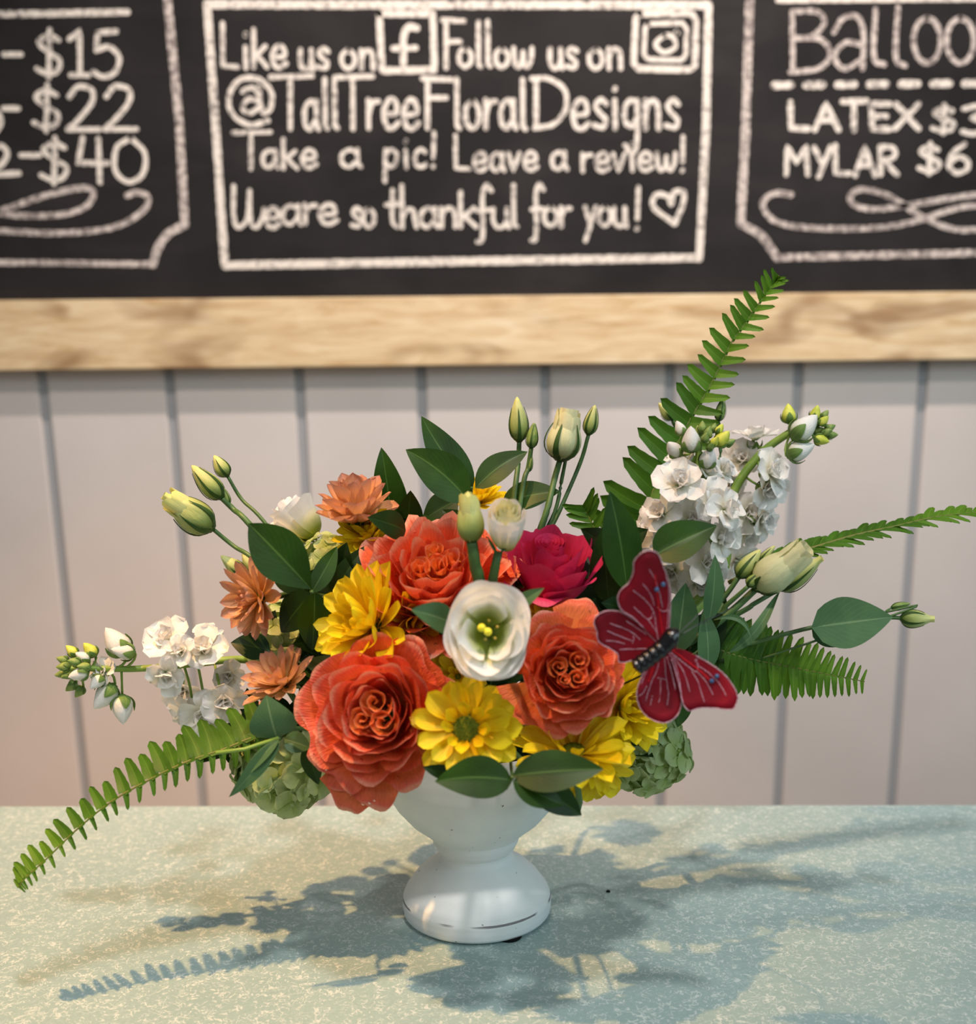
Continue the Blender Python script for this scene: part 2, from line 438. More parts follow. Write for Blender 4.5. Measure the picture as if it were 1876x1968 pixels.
def smooth(pts, poly=False):
    if poly or len(pts) < 3:
        out = []
        for a, b in zip(pts[:-1], pts[1:]):
            n = max(2, int(math.hypot(b[0] - a[0], b[1] - a[1]) / 7))
            out += [(a[0] + (b[0] - a[0]) * i / n, a[1] + (b[1] - a[1]) * i / n) for i in range(n)]
        return out + [pts[-1]]
    L = sum(math.hypot(b[0] - a[0], b[1] - a[1]) for a, b in zip(pts[:-1], pts[1:]))
    return [(v.x, v.y) for v in crom([(p[0], p[1], 0) for p in pts], max(6, int(L / 5)))]
# glyphs: width | strokes ; y: 0 baseline, 1 x-height, 2 cap height ; '!' prefix = straight segments
G = {
'L': (1.0, ['!.1,2 .12,.1 .9,.05']), 'i': (.35, ['!.15,1 .18,0', '!.15,1.5 .17,1.55']), 'k': (.85, ['!.1,1.7 .1,0', '!.7,1 .12,.45', '!.3,.55 .8,0']),
'e': (.85, ['.1,.5 .7,.55 .65,.95 .35,1.02 .08,.6 .2,.1 .5,0 .8,.2']), 'u': (.85, ['.1,1 .1,.35 .3,0 .6,.1 .7,.45', '!.7,1 .72,.4 .8,0']),
's': (.75, ['.65,.85 .4,1.02 .15,.8 .35,.52 .62,.3 .5,.02 .08,.1']), 'o': (.85, ['.42,1 .1,.75 .1,.25 .4,0 .72,.25 .72,.72 .42,1']),
'n': (.85, ['!.1,1 .12,0', '.12,.55 .3,.95 .6,.95 .7,.6 .72,0']), 'F': (.95, ['!.15,2 .15,0', '!.0,2 .85,1.95', '!.15,1.1 .7,1.1']),
'l': (.4, ['!.15,2 .17,.1 .3,0']), 'w': (1.2, ['.08,1 .15,.2 .35,0 .55,.3 .6,.8', '.6,.8 .65,.2 .85,0 1.05,.4 1.1,1']),
'T': (1.05, ['!.5,2 .5,0', '!0,2.1 1.05,2.15']), 'a': (.9, ['.7,.8 .45,1.0 .12,.75 .12,.2 .4,.0 .68,.3', '!.72,1 .72,.25 .85,0']),
'A': (.95, ['.1,.9 .35,1.25 .7,1 .72,.3 .8,0', '.7,.55 .35,.6 .12,.3 .3,0 .7,.25']),
'r': (.65, ['!.1,1 .12,0', '.12,.5 .3,.9 .6,.95']), 'D': (1.3, ['!.15,2 .15,.05', '.0,2 .55,2.0 1.1,1.5 1.15,.7 .75,.15 .1,0']),
'g': (.85, ['.68,.85 .4,1.02 .12,.7 .2,.2 .5,.1 .68,.4', '.7,1 .72,0 .65,-.7 .4,-.85 .15,-.6']), 'p': (.85, ['!.12,1 .1,-.85', '.12,.7 .4,1.0 .72,.7 .6,.15 .3,0 .12,.25']),
'c': (.75, ['.65,.85 .4,1.02 .12,.65 .2,.1 .5,0 .68,.15']), '!': (.4, ['!.2,2 .17,.55', '!.15,0 .17,.05']), 'v': (.8, ['!.05,1 .35,0 .7,1']),
'y': (.8, ['!.08,1 .38,.1', '!.7,1 .1,-.8']), 'W': (1.5, ['.1,2 .1,.6 .3,0 .7,.5 .8,1.8', '.8,1.8 .85,.4 1.1,0 1.4,.6 1.45,1']),
'h': (.85, ['!.1,2 .12,0', '.12,.5 .35,.95 .6,.9 .68,.4 .75,0']), 't': (.6, ['.3,1.8 .28,.4 .5,0', '!0,1.15 .6,1.2']),
'f': (.6, ['.62,1.75 .4,2 .22,1.5 .25,.2 .2,-.7 .0,-.8', '!0,.85 .55,.9']), 'x': (.8, ['!.05,1 .7,0', '!.7,1 .05,0']),
'B': (1.1, ['!.1,1.95 .12,0', '.1,1.95 .7,1.95 .9,1.6 .6,1.15 .12,1.08', '.12,1.08 .8,1.05 1.05,.55 .75,.1 .05,-.02']),
'$': (1.0, ['.8,1.55 .45,1.75 .12,1.45 .45,1.05 .85,.7 .75,.25 .4,.15 .05,.35', '!.5,1.98 .46,-.02']), '1': (.7, ['!.05,1.55 .4,1.9 .42,.08', '!.1,.05 .7,.05']),
'5': (1.0, ['!.85,1.9 .2,1.85 .15,1.1', '.15,1.1 .6,1.25 .95,.8 .8,.2 .4,0 .05,.2']), '2': (1.1, ['.1,1.5 .4,1.95 .85,1.8 .85,1.25 .4,.5 .05,.08', '!.05,.08 1.1,.08']),
'4': (1.05, ['!.25,1.95 .1,.85 1.05,.85', '!.75,1.9 .8,0']), '0': (1.15, ['.6,1.95 .15,1.5 .12,.5 .55,.02 1.0,.4 1.05,1.3 .6,1.95']),
'-': (.8, ['!.1,.8 .7,.8']), '6': (1.0, ['.75,1.95 .3,1.4 .1,.6 .4,.05 .85,.3 .85,.85 .5,1.1 .15,.7']), '3': (1.0, ['.1,1.75 .6,1.95 .8,1.5 .4,1.1 .85,.8 .8,.2 .4,0 .05,.15']),
'X': (1.2, ['!.1,1.9 1.1,.1', '!1.1,1.9 .05,.1']), 'E': (.95, ['!.1,1.9 .12,.05 .9,.05', '!.1,1.9 .9,1.9', '!.1,1 .75,1']), 'M': (1.35, ['!.1,0 .15,1.9 .65,.8 1.15,1.9 1.25,0']),
'Y': (1.0, ['!.1,1.9 .5,.9', '!1,1.95 .35,-.1']), 'R': (1.05, ['!.1,1.9 .12,0', '.1,1.9 .8,1.8 .85,1.2 .15,.9', '!.3,.9 1,0']), 'Q': (1.15, ['!.05,0 .55,1.9 1.1,0', '!.25,.7 .85,.7']),
' ': (.55, [])}
def word(g, txt, x0, x1, base, cap, wpx, rng, slope=0.0, gap=.13, xh=None):
    """lay a word between x0 and x1, baseline and capital line given in the picture frame"""
    xh = xh or (base - cap) * .5; ch = base - cap
    def yy(v): return v * xh if v <= 1 else xh + (v - 1) * (ch - xh)
    tw = sum(G[c][0] for c in txt) + gap * (len(txt) - 1)
    sx = (x1 - x0) / tw; h = (base - cap) / 2.0; x = x0
    for c in txt:
        wd, st = G[c]
        jy = rng.uniform(-1.2, 1.2)
        for s_ in st:
            poly = s_[0] == '!'; pts = [tuple(float(q) for q in p.split(',')) for p in s_.lstrip('!').split()]
            P = [(x + px_ * sx, base - yy(py_) + jy + slope * (x - x0)) for px_, py_ in pts]
            ribbon(g, smooth(P, poly), wpx, rng)
        x += (wd + gap) * sx
rng = random.Random(5)
def chalk(name, mat=None):
    class K: pass
    k = K(); k.g = Geo(); k.name = name; k.mat = mat or M_chalk; return k
def done(k, label=None):
    o = mk(k.name, k.g.V, k.g.F, k.mat, cb, False)
    if label: o['label'] = label
def line(k, pts, wpx, poly=False): ribbon(k.g, smooth(pts, poly), wpx, rng)
k = chalk('chalk_border'); line(k, [(398, 8), (800, 9), (1100, 9), (1362, 10)], 15, True); line(k, [(1362, 10), (1357, 250), (1344, 497)], 15, True)
line(k, [(1344, 495), (900, 502), (432, 510)], 15, True); line(k, [(432, 510), (415, 250), (398, 8)], 15, True); done(k, 'chalk rectangle around the middle message')
k = chalk('chalk_border', M_chalk2)
line(k, [(320, -60), (322, 0), (345, 240), (355, 432)], 17, True); line(k, [(355, 432), (322, 450), (302, 480), (294, 508)], 15)
line(k, [(294, 508), (100, 505), (-400, 503)], 11, True); done(k, 'chalk border with scooped corner at left')
k = chalk('chalk_border', M_chalk2)
line(k, [(1442, -60), (1441, 0), (1433, 250), (1424, 430)], 17, True); line(k, [(1424, 430), (1460, 450), (1480, 475), (1494, 496)], 15)
line(k, [(1494, 495), (1700, 490), (2300, 476)], 13, True); done(k, 'chalk border with scooped corner at right')
k = chalk('chalk_lettering')
word(k.g, 'Like', 424, 552, 130, 44, 9, rng, xh=40); word(k.g, 'us', 574, 634, 133, 50, 9, rng, xh=38); word(k.g, 'on', 654, 722, 132, 56, 9, rng, xh=36); done(k)
k = chalk('chalk_icon'); line(k, [(729, 26), (832, 26), (835, 134), (734, 136), (729, 26)], 13, True)
line(k, [(801, 54), (786, 52), (777, 66), (775, 92), (776, 134)], 13); line(k, [(756, 93), (799, 92)], 11, True); done(k, 'square chalk icon with a letter f')
k = chalk('chalk_lettering')
word(k.g, 'F', 850, 897, 130, 38, 9, rng); word(k.g, 'ollow', 880, 1026, 128, 42, 9, rng, xh=36); word(k.g, 'us', 1054, 1112, 131, 52, 9, rng, xh=38); word(k.g, 'on', 1130, 1198, 132, 54, 9, rng, xh=38); done(k)
k = chalk('chalk_icon'); line(k, [(1230, 26), (1330, 26), (1338, 40), (1336, 126), (1326, 134), (1228, 132), (1218, 122), (1222, 34), (1230, 26)], 12, True)
line(k, [(1246, 46), (1312, 44), (1320, 56), (1318, 108), (1308, 116), (1246, 114), (1238, 104), (1240, 54), (1246, 46)], 9, True)
line(k, [(1278, 68), (1260, 84), (1276, 101), (1298, 90), (1292, 70), (1278, 68)], 9); line(k, [(1300, 62), (1302, 63)], 10, True); done(k, 'rounded square chalk camera icon')
k = chalk('chalk_lettering')
line(k, [(515, 232), (480, 240), (446, 218), (441, 182), (462, 153), (496, 152), (521, 176), (520, 208), (506, 216), (500, 196), (498, 168)], 10)
line(k, [(466, 176), (484, 168), (498, 180)], 9); line(k, [(498, 196), (478, 190), (466, 206), (478, 218), (499, 206)], 9)
for t, x0, x1 in (('T', 520, 600), ('all', 582, 652), ('T', 644, 716), ('ree', 704, 806), ('F', 812, 874), ('loral', 872, 1014), ('D', 1022, 1096), ('esigns', 1098, 1308)):
    word(k.g, t, x0, x1, 247, 152, 9.5, rng, xh=54)
done(k)
k = chalk('chalk_lettering')
for t, x0, x1, b_ in (('T', 448, 520, 325), ('ake', 502, 610, 323), ('a', 652, 696, 321), ('pic!', 736, 842, 321), ('Leave', 872, 1034, 327), ('a', 1058, 1092, 326), ('review!', 1116, 1320, 328)):
    word(k.g, t, x0, x1, b_, b_ - 66, 8, rng, xh=33)
done(k)
k = chalk('chalk_lettering')
for t, x0, x1, b_ in (('W', 445, 510, 438), ('e', 508, 540, 438), ('are', 540, 650, 430), ('so', 674, 722, 436), ('thankful', 742, 998, 436), ('for', 1022, 1098, 434), ('you', 1122, 1206, 434), ('!', 1214, 1240, 440)):
    word(k.g, t, x0, x1, b_, b_ - 80, 8.5, rng, gap=.0, xh=36)
line(k, [(1297, 430), (1256, 398), (1262, 374), (1284, 378), (1290, 392)], 10); line(k, [(1290, 392), (1296, 370), (1314, 370), (1312, 394), (1297, 430)], 10); done(k)
k = chalk('chalk_price')
line(k, [(-60, 28), (100, 26), (245, 23)], 12, True)
for t, x0, x1, b_, c_ in (('-', 2, 46, 128, 72), ('$15', 68, 232, 148, 56), ('-', 2, 40, 234, 172), ('$22', 62, 262, 252, 164), ('-', 34, 82, 322, 264), ('$40', 76, 284, 352, 264)):
    word(k.g, t, x0, x1, b_, c_, 10, rng)
line(k, [(-60, 255), (-22, 262), (0, 240), (-6, 216), (-40, 206)], 11)
line(k, [(-30, 292), (0, 280), (14, 296), (-2, 320), (-40, 336), (36, 333)], 11)
done(k, 'chalked prices at the left edge')
k = chalk('chalk_flourish', M_chalk2)
line(k, [(-120, 440), (0, 405), (90, 375), (160, 361), (180, 372), (160, 400), (100, 414), (0, 410), (-90, 380)], 11)
line(k, [(-120, 440), (0, 444), (120, 448), (220, 436), (275, 405), (284, 378), (262, 370), (244, 376)], 11); done(k, 'looping chalk flourish under the prices')
k = chalk('chalk_lettering', M_chalk2)
B0, C0 = 138, 24
word(k.g, 'B', 1515, 1600, 138, 20, 10, rng)
line(k, [(1603, 62), (1622, 34), (1650, 34), (1660, 70), (1658, 132)], 10); line(k, [(1657, 86), (1625, 82), (1604, 108), (1622, 132), (1655, 116)], 10)
line(k, [(1683, 18), (1680, 110), (1700, 124)], 10); line(k, [(1726, 14), (1722, 110), (1740, 126)], 10)
for cx in (1782, 1846): line(k, [(cx + 26 * math.sin(a * PI / 6), 78 - 43 * math.cos(a * PI / 6)) for a in range(13)], 10)
line(k, [(1884, 40), (1886, 120)], 10, True); line(k, [(1884, 60), (1905, 42), (1925, 60), (1926, 120)], 10); done(k)
k = chalk('chalk_lettering')
line(k, [(1495, 1), (1900, -2)], 9, True)
for i in range(7): line(k, [(1488 + 61 * i, 164 - i * .6), (1520 + 61 * i, 163.5 - i * .6)], 14, True)
word(k.g, 'LQTEX', 1515, 1770, 250, 198, 11, rng); word(k.g, '$3', 1790, 1898, 256, 202, 10, rng)
word(k.g, 'MYLQR', 1508, 1726, 336, 280, 10, rng); word(k.g, '$6', 1764, 1866, 334, 276, 10, rng); done(k)
k = chalk('chalk_flourish', M_chalk2)
line(k, [(1521, 374), (1488, 372), (1466, 392), (1490, 425), (1560, 438), (1680, 438), (1760, 425), (1850, 398), (1960, 392)], 11)
line(k, [(1960, 368), (1860, 376), (1760, 392), (1680, 402), (1640, 392), (1636, 374), (1660, 364), (1710, 378), (1780, 420), (1850, 442), (1960, 430)], 11); done(k, 'looping chalk flourish at the lower right')

# ------------------------------------------------------------------ vase
foot = on_z(917, 1752); VX, VY = foot.x, foot.y
VZ = 0.0022
sc_ = depth(Vector((VX, VY, .04))) / F
prof_px = [(0.1, 1770, 0), (139, None, 0.0), (142, None, .0015), (143.5, None, .005), (143.5, None, .0108), (142.5, None, .0122), (137.5, None, .0165),
           (121, None, .0250), (102, None, .0320), (84, None, .0365), (72, None, .0395), (67.5, None, .0425), (67.5, None, .0445), (76, None, .0480), (82, None, .0525), (83.5, None, .0555), (84, None, .0562), (100, None, .0615),
           (125, None, .0690), (150, None, .0800), (164, None, .0890), (176, None, .1000), (183, None, .1120), (186, None, .1230), (187, None, .1270), (184, None, .1290), (180, None, .1270),
           (172, None, .1050), (150, None, .0880), (110, None, .0720), (0.1, None, .0660)]
prof = [(a * sc_, c_ + VZ) for a, b_, c_ in prof_px]
dense = []
for i in range(len(prof) - 1):
    for t in range(4):
        dense.append((prof[i][0] + (prof[i + 1][0] - prof[i][0]) * t / 4, prof[i][1] + (prof[i + 1][1] - prof[i][1]) * t / 4))
dense.append(prof[-1])
vase = thing('vase', (VX, VY, 0), 'white distressed pedestal vase on a round foot, standing on the teal counter', 'vase')
def part_of(lo, hi, name):
    sub = [p_ for i, p_ in enumerate(dense) if lo <= i <= hi]
    V, Fc = lathe(sub, 128)
    A = []
    for r_, z_ in sub:
        e = math.exp(-((z_ - VZ - .0118) / .0011) ** 2) if r_ > 125 * sc_ else 0
        A += [(e, 0, 0)] * 128
    V = [Vector((v.x + VX, v.y + VY, v.z)) for v in V]
    o = mk(name, V, Fc, M_vase, vase, attr=A)
part_of(0, 50, 'foot'); part_of(50, 200, 'bowl')
for a in (-60, 60, 180):
    V, Fc = lathe([(.0001, 0), (.0080, 0), (.0086, .0006), (.0086, .0022), (.0001, .0024)], 20)
    q = Vector((VX + math.cos(math.radians(a)) * .043, VY + math.sin(math.radians(a)) * .043, 0))
    mk('rubber_pad', [v + q for v in V], Fc, M_pad, vase)
# foam block the stems stand in
TOP = Vector((VX, VY, .135))
g = Geo()
V, Fc = lathe([(.0001, .096), (.040, .096), (.052, .104), (.054, .130), (.050, .142), (.036, .150), (.0001, .152)], 40)
V = [Vector((v.x + VX, v.y + VY, v.z)) + Vector((noise.noise(v * 60), noise.noise(v * 60 + Vector((3, 1, 2))), noise.noise(v * 50))) * .0012 for v in V]
fm = mk('floral_foam', V, Fc, M_foam, None); tag(fm, 'dark green wet floral foam packed in the vase bowl', 'floral foam')
# ------------------------------------------------------------------ plant builders
HUB = Vector((VX, VY, .118))
def stem_in(root, p0, direc, rad, mat=None, k=.35, hub=None, pull=.5):
    """stem from a flower base back into the foam"""
    h = (hub or HUB) + Vector((random.Random(int(p0[0] * 9e4) & 999).uniform(-.022, .022), random.Random(int(p0[2] * 9e4) & 999).uniform(-.02, .02), 0))
    p0 = Vector(p0); L = (p0 - h).length
    pts = crom([p0, p0 + Vector(direc).normalized() * L * k, h.lerp(p0, .25) + Vector((0, 0, .012)), h], 14)
    return tube('stem', pts, lambda t: rad * (1 + .25 * t), mat or M_stem, root, 8)

def petal_geo(L, W, nu=7, nv=10, a0=.2, a1=.6, cup=.3, tip=.5, point=0.0, ruff=0.0, seed=0, twist=0.0, base=.25, notch=0.0, r0=0.0):
    """strap or spoon petal along +Y leaning up to +Z; angles are from the XY plane"""
    rng = random.Random(seed); ph = rng.uniform(0, 6); V, A = [], []
    y = z = 0.0; path = [(0, 0, a0)]
    for j in range(1, nv):
        t = j / (nv - 1); a = a0 + (a1 - a0) * t; y += math.cos(a) * L / (nv - 1); z += math.sin(a) * L / (nv - 1); path.append((y, z, a))
    for j in range(nv):
        t = j / (nv - 1); y, z, a = path[j]
        wprof = (base + (1 - base) * math.sin(PI / 2 * min(1, t / tip) ) ** 1.2) if t < tip else math.sqrt(max(0, 1 - ((t - tip) / (1 - tip)) ** (2.2 - point))) 
        wprof = max(wprof, .02)
        if point and t > tip: wprof *= (1 - point * .35 * (t - tip) / (1 - tip))
        for i in range(nu):
            u = -1 + 2 * i / (nu - 1); x = u * W / 2 * wprof
            lift = cup * W * .5 * u * u * wprof + ruff * L * t * math.sin(u * 3.2 + t * 5 + ph) * abs(u) + ruff * .6 * L * t * t * math.sin(5.5 * u + ph)
            yy = y - math.sin(a) * lift - notch * L * (1 - abs(u)) * (t ** 6)
            V.append(Vector((x * math.cos(twist * t), yy + r0, z + math.cos(a) * lift + x * math.sin(twist * t))))
            A.append((t, (u + 1) / 2, (seed % 97) / 97))
    return V, grid_faces(nu, nv), A

def wrap_geo(phi, span, rb, rt, zb, zt, lip=0.0, drop=0.0, ruff=0.0, seed=0, nu=15, nv=11, spiral=0.0, edge=.22, notchy=0.0, pinch=0.0):
    """cupped petal, a curved patch around the flower axis (+Z), rim rolled outwards by lip"""
    rng = random.Random(seed); p1, p2, p3 = (rng.uniform(0, 6) for _ in range(3)); V, A = [], []
    for j in range(nv):
        v = j / (nv - 1)
        for i in range(nu):
            u = -1 + 2 * i / (nu - 1)
            vv = v * (1 - edge * abs(u) ** 3 + notchy * .05 * math.sin(u * 5 + p1))
            s = .40 + .60 * math.sin(PI / 2 * min(1, v * 1.5)); s *= 1 - .12 * max(0, v - .8) / .2 * 0
            ph = phi + u * span * s
            q = PI / 2 * vv
            r = rb + (rt - rb) * math.sin(q); z = zb + (zt - zb) * (1 - math.cos(q)) if zt > zb else zb + (zt - zb) * vv
            t = max(0.0, (vv - .70) / .30)
            r += lip * t ** 1.6; z -= drop * t * t
            wv = ruff * vv * vv * (math.sin(3.4 * u + p1) * .7 + math.sin(7.3 * u + p2) * .42 + math.sin(12 * u + p3) * .2)
            r += wv; z += wv * .7 * math.sin(u * 4 + p3)
            r += spiral * u; r *= 1 - pinch * vv ** 2.5
            V.append(Vector((r * math.cos(ph), r * math.sin(ph), z))); A.append((vv, (u + 1) / 2, (seed * 37 % 97) / 97))
    return V, grid_faces(nu, nv), A

def dews(root, pts, rad, n, rng, nrm):
    g = Geo()
    for _ in range(n):
        p, q = pts[rng.randrange(len(pts))]
        r = rad * rng.uniform(.45, 1.1); M = frame(p + q * r * .15, q)
        V, Fc = lathe([(.001 * r, .62 * r), (r * .55, .52 * r), (r * .88, .27 * r), (r, 0), (r * .6, -r * .2)], 10)
        g.add(V, Fc, None, M)
    o = mk('dew_drops', g.V, g.F, M_dew, root); o['kind'] = 'stuff'; o['label'] = 'scattered water droplets'

def rose(name, c, axis, R, mat, label, group, seed, N=34, quarters=((.0, .0, 1),), hi=.62, deep=.42, outer=(), dew=0, roll=None, lipk=1.0, ruffk=1.0, tight=0.0, fall=.50, rmax=.60, matc=None, stemdir=None, cat='rose'):
    rng = random.Random(seed); M = frame(c, axis, roll)
    root = thing(name, c, label, cat, group)
    zb = -deep * R; dp = []
    # the swirls in the heart
    k = 0
    for qx, qy, qs in quarters:
        nq = 6 if len(quarters) > 1 else 11
        for i in range(nq):
            t = i / (nq - 1); rr = R * qs * (.03 + .19 * t) * (1.0 if len(quarters) > 1 else 1.25)
            V, Fc, A = wrap_geo(i * 2.3 + qx * 9, 1.5 - .35 * t, rr * .75, rr, R * (hi - .26), R * (hi - .12 * t * (1 - tight)), lip=R * .028, drop=R * .012, ruff=R * .013 * min(ruffk, 1.2), seed=seed * 50 + k, nu=13, nv=6, spiral=R * .02, edge=.12)
            V = [M @ Vector((v.x + qx * R, v.y + qy * R, v.z)) for v in V]
            mk('petal', V, Fc, matc or mat, root, attr=A); k += 1
    for i in range(N):
        t = i / (N - 1); rt = R * (.30 + rmax * t ** .9)
        zt = R * (hi + .02 - (.05 * t + fall * t ** 2.2))
        V, Fc, A = wrap_geo(i * 2.4 + rng.uniform(-.2, .2), (1.15 - .45 * t), R * .10, rt, zb, zt, lip=R * (.015 + .13 * t) * lipk, drop=R * (.01 + .09 * t * t) * lipk,
                            ruff=R * (.030 + .052 * t) * ruffk, seed=seed * 50 + k, spiral=R * .025 * (1 - t * .5), edge=.20, notchy=1.0)
        V = [M @ v for v in V]; mk('petal', V, Fc, mat, root, attr=A); k += 1
        if dew and t > .3:
            for j in range(6, 10):
                for i2 in range(3, 12):
                    a = j * 15 + i2; nn = (V[a + 1] - V[a]).cross(V[a + 15] - V[a]).normalized()
                    if nn.dot(M.to_3x3() @ Vector((0, 0, 1))) < 0: nn = -nn
                    dp.append((V[a], nn))
    for ph, sp, rt, zt, lp, dr in outer:             # loose guard petals, angle (deg) in the flower's own plane
        V, Fc, A = wrap_geo(math.radians(ph), sp, R * .10, R * rt, zb, R * zt, lip=R * lp, drop=R * dr, ruff=R * .055 * ruffk, seed=seed * 50 + k, nu=19, nv=13, edge=.25, notchy=1.5)
        V = [M @ v for v in V]; mk('petal', V, Fc, mat, root, attr=A); k += 1
        if dew:
            for j in range(5, 12):
                for i2 in range(3, 15):
                    a = j * 19 + i2; nn = (V[a + 1] - V[a]).cross(V[a + 19] - V[a]).normalized()
                    if nn.dot(M.to_3x3() @ Vector((0, 0, 1))) < 0: nn = -nn
                    dp.append((V[a], nn))
    g = Geo(); V, Fc = lathe([(.0001, zb - R * .12), (R * .13, zb - R * .10), (R * .17, zb), (R * .10, zb + R * .08)], 14)
    mk('calyx', [M @ v for v in V], Fc, M_sepal, root, attr=[(0, .2, 0)] * len(V))
    stem_in(root, M @ Vector((0, 0, zb - R * .1)), stemdir or -Vector(axis), .0026)
    if dew: dews(root, dp, R * .030, dew, rng, None)
    return root

PET = {}
def pdata(key, mat, **kw):
    if key not in PET:
        V, Fc, A = petal_geo(**kw); PET[key] = mesh_data('petal', V, Fc, mat, A)
    return PET[key]
def mum(name, c, axis, R, mat, label, group, seed, rows, disc=.0, roll=None, kind='y', cat='chrysanthemum', wid=.27, skip=None, stemdir=None):
    """rows: (count, length factor, elevation deg, curl deg, height)"""
    rng = random.Random(seed); M = frame(c, axis, roll); root = thing(name, c, label, cat, group)
    for ri, (n, lf, el, cu, h) in enumerate(rows):
        for i in range(n):
            ph = (i + .5 * (ri % 2)) / n * 2 * PI + rng.uniform(-.1, .1); var = rng.randrange(4)
            if skip and skip(ph, ri): continue
            me = pdata((kind, ri, cu, wid, var), mat, L=1, W=wid * (1.0 + .12 * var), a0=math.radians(rng.uniform(-4, 4)), a1=math.radians(cu), cup=.36 + .10 * var, tip=.66, point=.4 if kind == 'b' else 0, ruff=.008, nv=12, seed=ri * 11 + var * 5 + len(kind), base=.35, notch=0)
            L = R * lf * rng.uniform(.88, 1.06)
            e = math.radians(el + rng.uniform(-8, 8))
            Ml = M @ Matrix.Translation((0, 0, h * R)) @ Matrix.Rotation(ph - PI / 2, 4, 'Z') @ Matrix.Translation((0, disc * R * .8, 0)) @ Matrix.Rotation(e, 4, 'X') @ Matrix.Rotation(rng.uniform(-.25, .25), 4, 'Y') @ Matrix.Scale(L, 4)
            inst('petal', me, Ml, root)
    if disc:
        prof = [(.0001, .16), (.35, .15), (.7, .10), (.95, .01), (1.0, -.08), (.8, -.2)]
        V, Fc = lathe([(a * disc * R, b * disc * R + .03 * R) for a, b in prof], 24)
        V2 = []
        for v in V:
            n_ = noise.noise(v * 900) * R * .012; V2.append(M @ (v + Vector((0, 0, n_))))
        mk('flower_centre', V2, Fc, M_disc, root)
        g = Geo(); 
        for q in range(110):
            t = math.sqrt(q / 110) * .96; a = q * 2.39996
            V, Fc = lathe([(.0001, .05), (.035, .035), (.04, -.03)], 5)
            z_ = .16 - .14 * t ** 3
            g.add([(Vector((v.x + t * math.cos(a), v.y + t * math.sin(a), v.z + z_)) * disc * R + Vector((0, 0, .03 * R))) for v in V], Fc, None, M)
        o = mk('disc_florets', g.V, g.F, M_disc, root); o['kind'] = 'stuff'
    else:
        V, Fc = lathe([(.0001, .0), (.12 * R, -.01 * R), (.15 * R, -.08 * R), (.08 * R, -.16 * R)], 14)
    V, Fc = lathe([(.20 * R, .02 * R), (.22 * R, -.05 * R), (.13 * R, -.15 * R), (.05 * R, -.2 * R), (.0001, -.2 * R)], 16)
    mk('calyx', [M @ v for v in V], Fc, M_sepal, root, attr=[(.3, .2, 0)] * len(V))
    stem_in(root, M @ Vector((0, 0, -.18 * R)), stemdir or -Vector(axis), .0019)
    return root

def leaf_geo(base, tip, wid, nrm, bend=.06, fold=.12, side=0.0, shape=1.0, nu=9, nv=15, acum=.0, wave=0.0, twist=0.0, heart=0.0):
    base, tip = Vector(base), Vector(tip); d = tip - base; L = d.length; d.normalize()
    n = Vector(nrm); n = (n - n.dot(d) * d).normalized(); s = d.cross(n); V, A = [], []
    for j in range(nv):
        t = j / (nv - 1)
        w_ = math.sin(PI * t ** (.78 * shape)) ** .85 if 0 < t < 1 else 0.0
        if heart and t < .35: w_ = max(w_, heart * math.sqrt(max(0, 1 - ((.35 - t) / .35) ** 3)))
        if acum and t > .75: w_ *= 1 - acum * ((t - .75) / .25) * .6
        w_ = max(w_, .012)
        an = twist * t; sn = s * math.cos(an) + n * math.sin(an); nn = n * math.cos(an) - s * math.sin(an)
        for i in range(nu):
            u = -1 + 2 * i / (nu - 1)
            off = fold * wid * .5 * abs(u) * w_ + bend * L * (4 * t * (1 - t)) + wave * L * math.sin(t * 9 + u * 2) * abs(u)
            back = heart * L * .10 * abs(u) * max(0, 1 - t / .2) if heart else 0
            V.append(base + d * (L * t - back) + sn * (u * w_ * wid / 2 + side * L * 4 * t * (1 - t)) + nn * off)
            A.append((t, (u + 1) / 2, .5))
    return V, grid_faces(nu, nv), A
def leaf(root, b, t, wpx, mat=None, nrm=(0, 0, 1), name='leaf', **kw):
    B, T = at(*b), at(*t); V, Fc, A = leaf_geo(B, T, wpx * mpp((B + T) / 2), vdir(*nrm), **kw)
    return mk(name, V, Fc, mat or M_ruscus, root, attr=A)
def sprig(name, label, group, leaves, stem=None, rad=.0011, cat='foliage', mat=None, stemmat=None):
    b = at(*leaves[0][0]); root = thing(name, b, label, cat, group)
    for lf in leaves:
        kw = dict(lf[3]) if len(lf) > 3 else {}
        leaf(root, lf[0], lf[1], lf[2], kw.pop('mat', mat), **kw)
    if stem:
        tube('stem', crom([at(*p) for p in stem] + [HUB], 20), lambda t: rad * (1 + .5 * t), stemmat or M_stem, root, 7)
    return root

